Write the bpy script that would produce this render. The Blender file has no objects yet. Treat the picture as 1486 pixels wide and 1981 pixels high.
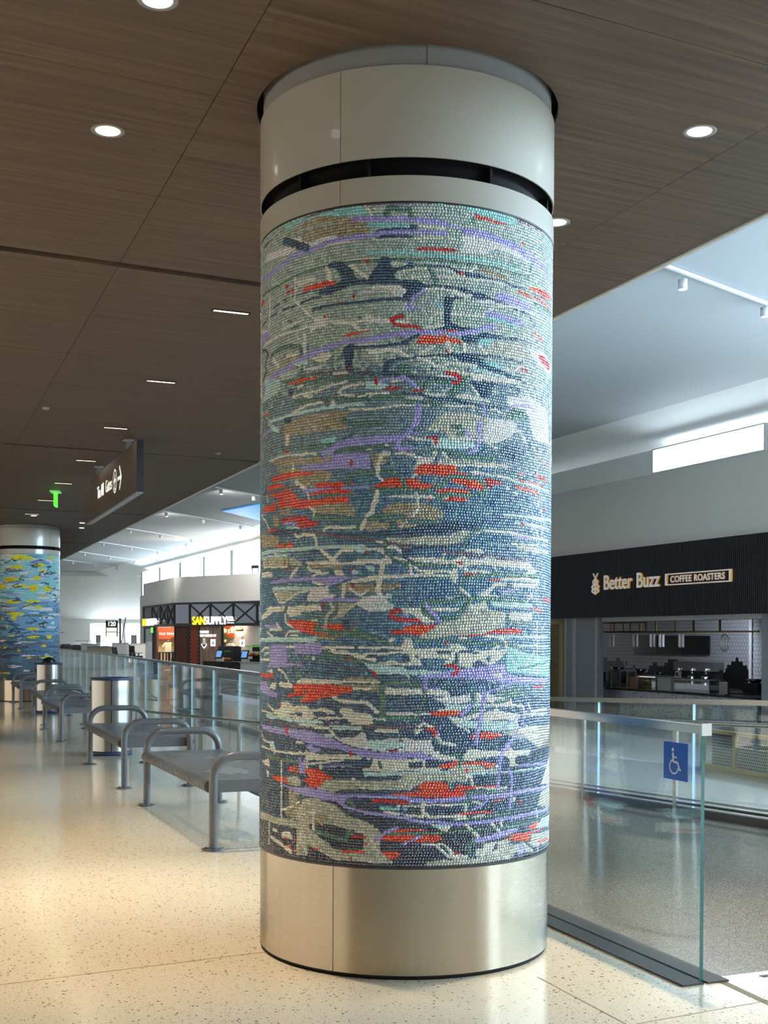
import bpy, bmesh, math, random
import numpy as np
from mathutils import Matrix, Vector, noise
PI = math.pi
sc = bpy.context.scene
C = bpy.context.collection
random.seed(7)

# ------------------------------------------------------------------ camera
cam_data = bpy.data.cameras.new('camera')
cam = bpy.data.objects.new('camera', cam_data)
C.objects.link(cam)
sc.camera = cam
cam_data.sensor_fit = 'AUTO'
cam_data.sensor_width = 36.0
cam_data.lens = 2345.0 / 1981.0 * 36.0
cam_data.shift_x = 0.0
cam_data.shift_y = 284.4 / 1981.0
cam_data.clip_start = 0.05
cam_data.clip_end = 400
PITCH, ROLL = math.radians(1.0), math.radians(0.25)
cam.matrix_world = (Matrix.Translation((0, 0, 1.425)) @ Matrix.Rotation(PI/2 - PITCH, 4, 'X') @ Matrix.Rotation(ROLL, 4, 'Z'))

# ------------------------------------------------------------------ world, exposure
sc.view_settings.view_transform = 'Standard'
sc.view_settings.look = 'None'
sc.view_settings.gamma = 1.0
sc.view_settings.use_curve_mapping = False
sc.view_settings.exposure = 0.0
w = bpy.data.worlds.new('world')
sc.world = w
w.use_nodes = True
w.node_tree.nodes['Background'].inputs[0].default_value = (0.80, 0.90, 1.0, 1)
w.node_tree.nodes['Background'].inputs[1].default_value = 1.2
sc.cycles.max_bounces = 9
sc.cycles.diffuse_bounces = 4
sc.cycles.glossy_bounces = 4
sc.cycles.transparent_max_bounces = 24
sc.cycles.use_denoising = True
sc.cycles.sample_clamp_indirect = 6.0
sc.cycles.caustics_reflective = False
sc.cycles.caustics_refractive = False

def area(name, loc, target, size, size_y, energy, col, spread=PI):
    l = bpy.data.lights.new(name, 'AREA'); l.shape = 'RECTANGLE'; l.size = size; l.size_y = size_y
    l.energy = energy; l.color = col; l.spread = spread
    o = bpy.data.objects.new(name, l); C.objects.link(o); o.location = loc
    o.rotation_euler = (Vector(target) - Vector(loc)).to_track_quat('-Z', 'Y').to_euler()
    return o
def spot(name, loc, target, energy, col, ang, blend=0.6, size=0.04):
    l = bpy.data.lights.new(name, 'SPOT'); l.energy = energy; l.color = col; l.spot_size = ang; l.spot_blend = blend
    l.shadow_soft_size = size
    o = bpy.data.objects.new(name, l); C.objects.link(o); o.location = loc
    o.rotation_euler = (Vector(target) - Vector(loc)).to_track_quat('-Z', 'Y').to_euler()
    return o
WARM = (1.0, 0.82, 0.58)
COOL = (0.62, 0.82, 1.0)
# daylight comes through the glowing window panes of the right and end walls (built with the walls); the warm left panes are added fill

# ------------------------------------------------------------------ material helpers
def lin(r, g, b):
    f = lambda v: ((v/255 + .055)/1.055)**2.4 if v > 10 else v/255/12.92
    return (f(r), f(g), f(b), 1)
MATS = {}
def mat(name, col, rough=0.5, metal=0.0, emit=None, es=0.0, noise_amt=0.0, nscale=8.0, bump=0.0, bscale=200.0, spec=0.5, coat=0.0):
    m = bpy.data.materials.new(name); m.use_nodes = True; MATS[name] = m
    nt = m.node_tree; b = nt.nodes['Principled BSDF']
    b.inputs['Base Color'].default_value = col if len(col) == 4 else (*col, 1)
    b.inputs['Roughness'].default_value = rough; b.inputs['Metallic'].default_value = metal
    b.inputs['Specular IOR Level'].default_value = spec
    if coat: b.inputs['Coat Weight'].default_value = coat
    if emit:
        b.inputs['Emission Color'].default_value = emit if len(emit) == 4 else (*emit, 1)
        b.inputs['Emission Strength'].default_value = es
    tc = None
    if noise_amt or bump:
        tc = nt.nodes.new('ShaderNodeTexCoord')
    if noise_amt:
        n = nt.nodes.new('ShaderNodeTexNoise'); n.inputs['Scale'].default_value = nscale; n.inputs['Detail'].default_value = 4
        nt.links.new(tc.outputs['Object'], n.inputs['Vector'])
        mx = nt.nodes.new('ShaderNodeMix'); mx.data_type = 'RGBA'; mx.blend_type = 'MULTIPLY'
        mx.inputs[0].default_value = 1.0
        mx.inputs[6].default_value = b.inputs['Base Color'].default_value
        mr = nt.nodes.new('ShaderNodeMapRange'); mr.inputs[3].default_value = 1 - noise_amt; mr.inputs[4].default_value = 1 + noise_amt
        nt.links.new(n.outputs[0], mr.inputs[0]); nt.links.new(mr.outputs[0], mx.inputs[7])
        nt.links.new(mx.outputs[2], b.inputs['Base Color'])
    if bump:
        n2 = nt.nodes.new('ShaderNodeTexNoise'); n2.inputs['Scale'].default_value = bscale; n2.inputs['Detail'].default_value = 2
        nt.links.new(tc.outputs['Object'], n2.inputs['Vector'])
        bp = nt.nodes.new('ShaderNodeBump'); bp.inputs['Strength'].default_value = bump; bp.inputs['Distance'].default_value = 0.002
        nt.links.new(n2.outputs[0], bp.inputs['Height']); nt.links.new(bp.outputs[0], b.inputs['Normal'])
    return m

def terrazzo(name, base, chips, scale, thresh, rough, dens):
    m = mat(name, base, rough); nt = m.node_tree; b = nt.nodes['Principled BSDF']
    tc = nt.nodes.new('ShaderNodeTexCoord')
    prev = None
    n = nt.nodes.new('ShaderNodeTexNoise'); n.inputs['Scale'].default_value = 160; n.inputs['Detail'].default_value = 3
    nt.links.new(tc.outputs['Object'], n.inputs['Vector'])
    mr = nt.nodes.new('ShaderNodeMapRange'); mr.inputs[1].default_value = .3; mr.inputs[2].default_value = .7; mr.inputs[3].default_value = .9; mr.inputs[4].default_value = 1.08
    nt.links.new(n.outputs[0], mr.inputs[0])
    mx = nt.nodes.new('ShaderNodeMix'); mx.data_type = 'RGBA'; mx.blend_type = 'MULTIPLY'; mx.inputs[0].default_value = 1
    mx.inputs[6].default_value = base; nt.links.new(mr.outputs[0], mx.inputs[7]); prev = mx.outputs[2]
    for k, sc_ in enumerate(scale):
        v = nt.nodes.new('ShaderNodeTexVoronoi'); v.inputs['Scale'].default_value = sc_; v.inputs['Randomness'].default_value = 1
        mp = nt.nodes.new('ShaderNodeMapping'); mp.inputs['Scale'].default_value = (1, 1.45, 1); mp.inputs['Rotation'].default_value = (0, 0, 0.5 + k)
        nt.links.new(tc.outputs['Object'], mp.inputs[0]); nt.links.new(mp.outputs[0], v.inputs['Vector'])
        lt = nt.nodes.new('ShaderNodeMath'); lt.operation = 'LESS_THAN'; lt.inputs[1].default_value = thresh[k]
        nt.links.new(v.outputs['Distance'], lt.inputs[0])
        sp = nt.nodes.new('ShaderNodeSeparateColor'); nt.links.new(v.outputs['Color'], sp.inputs[0])
        l2 = nt.nodes.new('ShaderNodeMath'); l2.operation = 'LESS_THAN'; l2.inputs[1].default_value = dens[k]
        nt.links.new(sp.outputs[1], l2.inputs[0])
        mu = nt.nodes.new('ShaderNodeMath'); mu.operation = 'MULTIPLY'; nt.links.new(lt.outputs[0], mu.inputs[0]); nt.links.new(l2.outputs[0], mu.inputs[1])
        cr = nt.nodes.new('ShaderNodeValToRGB'); cr.color_ramp.interpolation = 'CONSTANT'
        els = cr.color_ramp.elements
        for i, c in enumerate(chips):
            e = els[i] if i < 2 else els.new(i/len(chips))
            e.position = i/len(chips); e.color = c
        nt.links.new(sp.outputs[0], cr.inputs[0])
        m2 = nt.nodes.new('ShaderNodeMix'); m2.data_type = 'RGBA'
        nt.links.new(mu.outputs[0], m2.inputs[0]); nt.links.new(prev, m2.inputs[6]); nt.links.new(cr.outputs[0], m2.inputs[7])
        prev = m2.outputs[2]
    nt.links.new(prev, b.inputs['Base Color'])
    return m

terrazzo('terrazzo_cream', lin(226, 212, 186), [lin(35, 35, 36), lin(70, 60, 50), lin(50, 52, 58), lin(96, 66, 48), lin(34, 66, 58), lin(146, 56, 40), lin(60, 56, 50), lin(110, 98, 80)],
         (30, 70), (.17, .19), .13, (.7, .75))
terrazzo('terrazzo_grey', lin(122, 116, 104), [lin(70, 68, 66), lin(170, 160, 140), lin(60, 62, 66), lin(190, 180, 160)],
         (150, 260), (.5, .5), .16, (.9, .8))
terrazzo('terrazzo_pale', lin(184, 180, 170), [lin(140, 140, 140), lin(120, 112, 100)], (60,), (.15,), .12, (.5,))
terrazzo('terrazzo_counter', lin(170, 174, 178), [lin(50, 50, 52), lin(80, 80, 80), lin(170, 170, 170)], (14, 30), (.25, .25), .25, (.8, .8))

def wood(name, c1, c2, rough, sx, sy, rz=0.0, bump=0.15):
    m = mat(name, c1, rough); nt = m.node_tree; b = nt.nodes['Principled BSDF']
    tc = nt.nodes.new('ShaderNodeTexCoord'); mp = nt.nodes.new('ShaderNodeMapping')
    mp.vector_type = 'TEXTURE'; mp.inputs['Rotation'].default_value = (0, 0, rz); mp.inputs['Scale'].default_value = (1/sx, 1/sy, 1.0)
    n = nt.nodes.new('ShaderNodeTexNoise'); n.inputs['Scale'].default_value = 1.0; n.inputs['Detail'].default_value = 6; n.inputs['Roughness'].default_value = .65
    nt.links.new(tc.outputs['Object'], mp.inputs[0]); nt.links.new(mp.outputs[0], n.inputs['Vector'])
    cr = nt.nodes.new('ShaderNodeValToRGB'); cr.color_ramp.elements[0].color = c1; cr.color_ramp.elements[1].color = c2
    cr.color_ramp.elements[0].position = .32; cr.color_ramp.elements[1].position = .68
    nt.links.new(n.outputs[0], cr.inputs[0]); nt.links.new(cr.outputs[0], b.inputs['Base Color'])
    return m
# the micro-perforated timber ceiling: grain runs across the concourse
wm = wood('ceiling_wood', lin(76, 58, 45), lin(112, 89, 70), .55, .8, 24, math.radians(26))
nt = wm.node_tree; b = nt.nodes['Principled BSDF']
tc = nt.nodes.new('ShaderNodeTexCoord'); mp = nt.nodes.new('ShaderNodeMapping'); mp.inputs['Rotation'].default_value = (0, 0, .37)
ck = nt.nodes.new('ShaderNodeTexVoronoi'); ck.inputs['Scale'].default_value = 170; ck.inputs['Randomness'].default_value = 0
nt.links.new(tc.outputs['Object'], mp.inputs[0]); nt.links.new(mp.outputs[0], ck.inputs['Vector'])
bp = nt.nodes.new('ShaderNodeBump'); bp.inputs['Strength'].default_value = .5; bp.inputs['Distance'].default_value = .002
nt.links.new(ck.outputs['Distance'], bp.inputs['Height']); nt.links.new(bp.outputs[0], b.inputs['Normal'])

mat('void', (.008, .008, .009), .9)
mat('white_paint', lin(232, 234, 232), .6, noise_amt=.02, nscale=1.0)
mat('parapet_paint', lin(205, 203, 198), .7, noise_amt=.02, nscale=1.0)
mat('cover_white', lin(184, 180, 168), .28, coat=.25)
mat('ceiling_paint', lin(164, 168, 170), .7)
mat('cover_edge', lin(235, 232, 222), .4)
mat('duct_black', lin(11, 11, 12), .75, spec=.2)
mat('collar_grey', lin(150, 150, 150), .5)
mat('grout', lin(78, 70, 62), .85)
mat('bench_paint', lin(102, 104, 107), .32, noise_amt=.03, nscale=30)
mat('rust_under', lin(90, 60, 45), .7)
mat('navy_trim', lin(38, 56, 84), .45)
mat('black', lin(18, 18, 20), .5)
mat('bag_black', lin(12, 12, 13), .35, bump=1.0, bscale=60)
mat('track_dark', lin(66, 64, 62), .4, metal=.3)
mat('brass', lin(150, 125, 80), .35, metal=.9)
mat('gold_paint', lin(150, 132, 88), .45, metal=.3)
mat('chrome', lin(200, 200, 200), .18, metal=1.0)
mat('rail_steel', lin(168, 166, 162), .22, metal=1.0)
mat('sign_brown', lin(62, 50, 38), .6)
mat('sign_black', lin(20, 20, 22), .4)
mat('sign_silver', lin(150, 158, 165), .3, metal=.8)
mat('letter_white', lin(235, 235, 230), .4, emit=lin(235, 232, 215), es=.9)
mat('letter_lit', (1, 1, 1), .4, emit=(1, 1, 1), es=1.15)
mat('letter_yellow', lin(250, 215, 40), .4, emit=lin(250, 205, 30), es=1.15)
mat('letter_silver', lin(215, 218, 222), .35, emit=lin(200, 204, 210), es=.25)
mat('letter_gold', lin(200, 150, 50), .35, emit=lin(220, 150, 40), es=.35)
mat('exit_green', lin(70, 230, 60), .3, emit=lin(80, 240, 50), es=1.6)
mat('exit_pale', lin(170, 215, 160), .3, emit=lin(140, 220, 130), es=.35)
mat('fascia_black', lin(30, 33, 38), .5)
mat('fascia_gloss', lin(36, 38, 50), .04, spec=.9, coat=1.0)
mat('joint_line', lin(150, 134, 104), .5)
mat('joint_brass', lin(140, 120, 84), .35, metal=.7)
mat('isa_blue', lin(0, 84, 176), .35)
mat('isa_white', lin(240, 240, 240), .4)
mat('jamb_grey', lin(122, 124, 130), .5)
mat('jamb_white', lin(170, 172, 178), .5)
mat('hex_white', lin(160, 163, 170), .3)
mat('hex_black', lin(14, 15, 18), .3)
mat('hex_grout', lin(50, 52, 56), .9)
mat('screen', lin(10, 12, 15), .08, coat=.5)
mat('screen_lit', lin(80, 120, 170), .3, emit=lin(110, 160, 220), es=.9)
mat('steel', lin(150, 152, 155), .3, metal=.9)
mat('cardboard', lin(120, 84, 62), .8)
mat('pastry', lin(190, 130, 60), .7)
mat('interior_warm', lin(214, 190, 150), .7)
mat('brick_brown', lin(92, 52, 38), .8, noise_amt=.35, nscale=5)
mat('brick_orange', lin(140, 66, 36), .8, noise_amt=.35, nscale=5)
wood('slat_wood', lin(120, 98, 82), lin(160, 134, 114), .55, 9, 9)
mat('plant', lin(70, 120, 40), .6)
mat('shirt', lin(232, 220, 188), .8)
mat('shirt_white', lin(235, 235, 232), .8)
mat('red_sign', lin(190, 80, 40), .5, emit=lin(190, 70, 30), es=.25)
mat('globe', (1, .96, .88), .3, emit=(1, .93, .8), es=2.5)
mat('amber_lamp', (1, .75, .3), .3, emit=(1, .6, .12), es=3.0)
mat('yellow', lin(220, 190, 40), .6)
mat('green_strip', lin(110, 190, 80), .5, emit=lin(90, 190, 60), es=.3)
mat('fruit_orange', lin(225, 130, 50), .6)
mat('fruit_red', lin(190, 60, 60), .6)
mat('chair_black', lin(30, 33, 40), .5)
mat('desk_pale', lin(222, 224, 224), .5)
mat('desk_beige', lin(172, 160, 138), .5)
mat('lamp_white', (1, 1, 1), .3, emit=(1, .98, .95), es=6.0)
mat('lamp_warm', (1, .9, .7), .3, emit=(1, .86, .6), es=4.0)
mat('lamp_trim', lin(150, 150, 150), .4)
mat('lamp_housing', lin(205, 208, 210), .5)
mat('crystal', lin(190, 200, 210), .1, spec=.9, coat=.6)
mat('blue_cove', lin(60, 140, 200), .5, emit=lin(50, 140, 220), es=.8)
mat('daylight_pane', (.9, .95, 1), .3, emit=(.74, .89, 1.0), es=9.5)
mat('fill_pane_left', (.9, .95, 1), .3, emit=(1.0, .89, .74), es=4.2)  # warm glow for the added, unseen fill panes on the left
mat('daylight_end', (.9, .95, 1), .3, emit=(.80, .92, 1.0), es=8.0)
mat('daylight_pane_side', (.9, .95, 1), .3, emit=(.60, .81, 1.0), es=58.0)
mat('daylight_low', (.9, .95, 1), .3, emit=(.70, .86, 1.0), es=3.2)
mat('sticker_dark', lin(40, 42, 46), .5)
mat('pole_steel', lin(120, 122, 126), .35, metal=.6)

def brushed(name, col, rough):
    m = mat(name, col, rough, metal=1.0); nt = m.node_tree; b = nt.nodes['Principled BSDF']
    tc = nt.nodes.new('ShaderNodeTexCoord'); mp = nt.nodes.new('ShaderNodeMapping'); mp.inputs['Scale'].default_value = (3, 3, 160)
    n = nt.nodes.new('ShaderNodeTexNoise'); n.inputs['Scale'].default_value = 6; n.inputs['Detail'].default_value = 3
    nt.links.new(tc.outputs['Object'], mp.inputs[0]); nt.links.new(mp.outputs[0], n.inputs['Vector'])
    mr = nt.nodes.new('ShaderNodeMapRange'); mr.inputs[3].default_value = rough - .06; mr.inputs[4].default_value = rough + .08
    nt.links.new(n.outputs[0], mr.inputs[0]); nt.links.new(mr.outputs[0], b.inputs['Roughness'])
    b.inputs['Anisotropic'].default_value = .92
    tg = nt.nodes.new('ShaderNodeTangent'); tg.direction_type = 'RADIAL'; tg.axis = 'Z'
    b.inputs['Anisotropic Rotation'].default_value = 0.25
    nt.links.new(tg.outputs[0], b.inputs['Tangent'])
    return m
brushed('brushed_steel', lin(176, 164, 144), .24)
brushed('bin_steel', lin(176, 176, 172), .3)

def glass(name, tint, edge=False, minr=0.0):
    m = bpy.data.materials.new(name); m.use_nodes = True; MATS[name] = m
    nt = m.node_tree; nt.nodes.clear()
    o = nt.nodes.new('ShaderNodeOutputMaterial'); t = nt.nodes.new('ShaderNodeBsdfTransparent'); g = nt.nodes.new('ShaderNodeBsdfGlossy')
    t.inputs[0].default_value = tint; g.inputs['Roughness'].default_value = .02; g.inputs[0].default_value = (.95, 1, 1, 1)
    fr = nt.nodes.new('ShaderNodeFresnel'); ge = nt.nodes.new('ShaderNodeNewGeometry'); io = nt.nodes.new('ShaderNodeMapRange')
    io.inputs[3].default_value = 1.5; io.inputs[4].default_value = 1/1.5; nt.links.new(ge.outputs['Backfacing'], io.inputs[0]); nt.links.new(io.outputs[0], fr.inputs[0])
    mr = nt.nodes.new('ShaderNodeMapRange'); mr.inputs[3].default_value = minr; mr.inputs[4].default_value = 1.0
    nt.links.new(fr.outputs[0], mr.inputs[0])
    mx = nt.nodes.new('ShaderNodeMixShader')
    nt.links.new(mr.outputs[0], mx.inputs[0]); nt.links.new(t.outputs[0], mx.inputs[1]); nt.links.new(g.outputs[0], mx.inputs[2])
    nt.links.new(mx.outputs[0], o.inputs[0])
    return m
glass('rail_glass', (.965, .985, .985, 1), minr=.0)
mat('glass_edge', lin(20, 105, 105), .15, spec=.8, coat=.5)
mat('glass_edge_lit', lin(190, 225, 230), .2, emit=lin(190, 225, 230), es=.15)

# mosaic tile material: per-tile colour stored on the faces, fired-glass gloss
def tile_mat(name, bump, rough):
    m = mat(name, (.5, .5, .5, 1), rough, spec=1.0, coat=.65); nt = m.node_tree; b = nt.nodes['Principled BSDF']
    at = nt.nodes.new('ShaderNodeAttribute'); at.attribute_name = 'tile_colour'
    tc = nt.nodes.new('ShaderNodeTexCoord')
    n = nt.nodes.new('ShaderNodeTexNoise'); n.inputs['Scale'].default_value = 190; n.inputs['Detail'].default_value = 2
    nt.links.new(tc.outputs['Object'], n.inputs['Vector'])
    mr = nt.nodes.new('ShaderNodeMapRange'); mr.inputs[1].default_value = .3; mr.inputs[2].default_value = .7; mr.inputs[3].default_value = .78; mr.inputs[4].default_value = 1.22
    nt.links.new(n.outputs[0], mr.inputs[0])
    mx = nt.nodes.new('ShaderNodeMix'); mx.data_type = 'RGBA'; mx.blend_type = 'MULTIPLY'; mx.inputs[0].default_value = 1
    nt.links.new(at.outputs[0], mx.inputs[6]); nt.links.new(mr.outputs[0], mx.inputs[7]); nt.links.new(mx.outputs[2], b.inputs['Base Color'])
    bp = nt.nodes.new('ShaderNodeBump'); bp.inputs['Strength'].default_value = bump; bp.inputs['Distance'].default_value = .0012
    nt.links.new(n.outputs[0], bp.inputs['Height']); nt.links.new(bp.outputs[0], b.inputs['Normal'])
    return m
tile_mat('tesserae', .2, .15)

# ------------------------------------------------------------------ mesh helpers
class MB:
    def __init__(s): s.v = []; s.f = []; s.m = []; s.sm = []
    def add(s, vs, fs, mi=0, smooth=False, M=None):
        o = len(s.v)
        s.v += [tuple(M @ Vector(p)) for p in vs] if M is not None else [tuple(p) for p in vs]
        s.f += [tuple(i + o for i in f) for f in fs]; s.m += [mi]*len(fs); s.sm += [smooth]*len(fs)
        return s
    def box(s, c, d, rz=0.0, mi=0, M=None):
        x, y, z = d[0]/2, d[1]/2, d[2]/2
        T = Matrix.Translation(c) @ Matrix.Rotation(rz, 4, 'Z')
        if M is not None: T = M @ T
        vs = [(a*x, b_*y, c_*z) for a in (-1, 1) for b_ in (-1, 1) for c_ in (-1, 1)]
        return s.add(vs, [(0, 1, 3, 2), (4, 6, 7, 5), (0, 4, 5, 1), (2, 3, 7, 6), (0, 2, 6, 4), (1, 5, 7, 3)], mi, False, T)
    def bar(s, a, b, wd, ht, mi=0):
        a = Vector(a); b = Vector(b); d = b - a
        q = d.to_track_quat('Y', 'Z').to_matrix().to_4x4()
        return s.box((0, 0, 0), (wd, d.length, ht), 0, mi, Matrix.Translation((a + b)/2) @ q)
    def prism(s, poly, z0, z1, mi=0, M=None):
        n = len(poly)
        ar = sum(poly[i][0]*poly[(i+1) % n][1] - poly[(i+1) % n][0]*poly[i][1] for i in range(n))
        if ar < 0: poly = poly[::-1]
        vs = [(p[0], p[1], z0) for p in poly] + [(p[0], p[1], z1) for p in poly]
        fs = [tuple(range(n-1, -1, -1)), tuple(range(n, 2*n))] + [(i, (i+1) % n, n + (i+1) % n, n + i) for i in range(n)]
        return s.add(vs, fs, mi, False, M)
    def lathe(s, prof, n=48, t0=0.0, t1=2*PI, mi=0, smooth=True, M=None, closed_prof=False):
        full = abs(t1 - t0 - 2*PI) < 1e-6; k = n if full else n + 1; P = len(prof)
        vs = [(r*math.cos(t0 + (t1 - t0)*i/n), r*math.sin(t0 + (t1 - t0)*i/n), z) for i in range(k) for r, z in prof]
        fs = []
        for i in range(n):
            a = i*P; b_ = ((i+1) % k)*P
            for j in range(P if closed_prof else P - 1):
                j2 = (j+1) % P
                fs.append((a + j, b_ + j, b_ + j2, a + j2))
        if closed_prof and not full:
            fs.append(tuple(range(P))[::-1]); fs.append(tuple((k-1)*P + j for j in range(P)))
        return s.add(vs, fs, mi, smooth, M)
    def tube(s, path, r, n=12, mi=0, caps=True):
        path = [Vector(p) for p in path]; rings = []
        up = None
        for i, p in enumerate(path):
            d = (path[min(i+1, len(path)-1)] - path[max(i-1, 0)]).normalized()
            if up is None: up = Vector((0, 0, 1)) if abs(d.z) < .9 else Vector((1, 0, 0))
            x = up.cross(d).normalized(); up = d.cross(x).normalized()
            rings.append([p + x*(r*math.cos(2*PI*j/n)) + up*(r*math.sin(2*PI*j/n)) for j in range(n)])
        vs = [q for R_ in rings for q in R_]
        fs = [(i*n + j, i*n + (j+1) % n, (i+1)*n + (j+1) % n, (i+1)*n + j) for i in range(len(path)-1) for j in range(n)]
        s.add(vs, fs, mi, True)
        if caps: s.add(rings[0], [tuple(range(n))[::-1]], mi); s.add(rings[-1], [tuple(range(n))], mi)
        return s
    def sphere(s, c, r, n=10, m_=8, mi=0, sq=(1, 1, 1)):
        vs = []; fs = []
        for i in range(m_+1):
            a = PI*i/m_
            for j in range(n):
                t = 2*PI*j/n; vs.append((c[0] + r*sq[0]*math.sin(a)*math.cos(t), c[1] + r*sq[1]*math.sin(a)*math.sin(t), c[2] - r*sq[2]*math.cos(a)))
        for i in range(m_):
            for j in range(n): fs.append((i*n + j, i*n + (j+1) % n, (i+1)*n + (j+1) % n, (i+1)*n + j))
        return s.add(vs, fs, mi, True)
    def mesh(s, name, mats):
        me = bpy.data.meshes.new(name); me.from_pydata(s.v, [], s.f)
        for mm in mats: me.materials.append(MATS[mm])
        me.polygons.foreach_set('material_index', s.m); me.polygons.foreach_set('use_smooth', s.sm)
        me.update()
        return me
    def build(s, name, mats, parent=None, loc=None, rz=None):
        if isinstance(mats, str): mats = [mats]
        o = bpy.data.objects.new(name, s.mesh(name, mats)); C.objects.link(o)
        if parent is not None: o.parent = parent
        if loc is not None: o.location = loc
        if rz is not None: o.rotation_euler = (0, 0, rz)
        return o
def thing(name, label, cat, loc=(0, 0, 0), rz=0.0, group=None):
    o = bpy.data.objects.new(name, None); C.objects.link(o); o.empty_display_size = .1
    o.location = loc; o.rotation_euler = (0, 0, rz)
    return tag(o, label, cat, group)
def tag(o, label, cat, group=None):
    o['label'] = label; o['category'] = cat
    if group: o['group'] = group
    return o
def struct(o): o['kind'] = 'structure'; return o
def inst(src, parent, loc=None, rz=None):
    o = src.copy(); C.objects.link(o); o.parent = parent
    if loc is not None: o.location = loc
    if rz is not None: o.rotation_euler = (0, 0, rz)
    return o
def copy_thing(root, loc, rz, label, group=None):
    r = root.copy(); C.objects.link(r); r.location = loc; r.rotation_euler = (0, 0, rz); r['label'] = label
    if group: r['group'] = group
    for ch in list(root.children):
        c_ = ch.copy(); C.objects.link(c_); c_.parent = r
        for g in list(ch.children):
            d_ = g.copy(); C.objects.link(d_); d_.parent = c_
    return r
def text_obj(name, body, size, mats, parent, M, extrude=.01, bold=0.0, sx=1.0, align='LEFT', space=1.0):
    cu = bpy.data.curves.new(name, 'FONT'); cu.body = body; cu.size = size; cu.extrude = extrude; cu.offset = bold
    cu.align_x = align; cu.space_character = space
    t = bpy.data.objects.new('tmp', cu); C.objects.link(t)
    dg = bpy.context.evaluated_depsgraph_get()
    me = bpy.data.meshes.new_from_object(t.evaluated_get(dg))
    bpy.data.objects.remove(t)
    for mm in mats: me.materials.append(MATS[mm])
    me.transform(M @ Matrix.Diagonal((sx, 1, 1, 1)))
    if len(mats) > 1:      # sides take the second material
        zs = (M.to_3x3() @ Vector((0, 0, 1))).normalized()
        for p in me.polygons: p.material_index = 0 if abs(p.normal.dot(zs)) > .7 else 1
    o = bpy.data.objects.new(name, me); C.objects.link(o)
    if parent is not None: o.parent = parent
    return o
UPRIGHT = Matrix.Rotation(PI/2, 4, 'X')     # text plane XY -> XZ, facing -Y

# ------------------------------------------------------------------ layout
SL = 0.395                       # concourse axis: x = c - SL*y
AX = math.atan(SL)               # heading of the concourse, left of straight ahead
H = 3.85                         # timber ceiling height
COL = (0.097, 5.69)
COL2 = (-7.92, 27.0)
WO = Vector((6.45, 28.0, 0)); WE = Vector((.3872, -.9220, 0)); WN = Vector((.9220, .3872, 0)); WRZ = math.atan2(-.9220, .3872)
def S1(u, n, z=0.0): p = WO + WE*u + WN*n; return (p.x, p.y, z)
WALL_M = Matrix.Translation(WO) @ Matrix.Rotation(WRZ, 4, 'Z')
LOW = -0.6

# floors ------------------------------------------------------------------
RAIL = [(1.325, 5.0), (.853, 6.18), (-1.257, 12.23), (-3.588, 18.95), (-6.146, 26.54), (-9.848, 36.6), (-14.6, 49.0)]
m = MB()
m.prism([(-60, -14), (8.5, -14), (6.0, 6.95), (1.33, 5.06)] + RAIL[1:] + [(-60, 49.0)], -.35, 0.0)
fl = struct(m.build('floor', 'terrazzo_cream'))
def strip(name, a, b, wd, mt, parent, z=0.0012):
    m = MB(); m.bar((a[0], a[1], z - .004), (b[0], b[1], z - .004), wd, .008); o = m.build(name, mt, parent); return o
for a, b in [((-6.0, 2.63), (-.62, 5.42)), ((.652, 5.081), (1.45, 3.09)), ((.942, 4.463), (3.4, 5.72)), ((-.62, 5.42), (-.4, 5.53)), ((-.20, 2.6), (3.2, 4.36))]:
    strip('floor_joint', a, b, .006, 'joint_line', fl)
strip('floor_joint', (1.405, 5.045), (2.25, 2.5), .035, 'joint_brass', fl)
strip('floor_joint', (1.60, 5.10), (2.3, 5.40), .03, 'track_dark', fl)
# ramp: starts at the end of the glass guard, falls away from the viewer
ax = Vector((-.3674, .9301, 0)); ac = Vector((.9301, .3674, 0))
r0 = Vector((1.29, 5.04, 0))
def RP(s, t, dz=0.0): p = r0 + ax*s + ac*t; return (p.x, p.y, max(-.0388*max(s, 0), LOW) + dz)
m = MB()
vs = [RP(0, -.05), RP(0, 3.76), RP(15.46, 3.76), RP(15.46, -.05)]
m.add(vs + [(v[0], v[1], v[2] - .3) for v in vs], [(0, 1, 2, 3), (7, 6, 5, 4), (0, 4, 5, 1), (1, 5, 6, 2), (2, 6, 7, 3), (3, 7, 4, 0)])
struct(m.build('floor_ramp', 'terrazzo_grey'))
m = MB()
q = [RP(0, 3.78), RP(15.46, 3.78), RP(15.46, -.06), RP(50, -.06)]
m.prism([(q[0][0], q[0][1]), (q[1][0], q[1][1]), (q[2][0], q[2][1]), (-13.4, 45.9), (-12.0, 110), (60, 110), (60, -14), (8.6, -14), (6.1, 6.9)], LOW - .3, LOW)
struct(m.build('floor_lower', 'terrazzo_pale'))
m = MB(); m.prism([(-60, 49.05), (-14.6, 49.05), (-12.6, 52), (-14.2, 69), (-12, 110), (-60, 110)], LOW - .2, 0.0)
struct(m.build('floor_gate', 'terrazzo_pale'))

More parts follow.
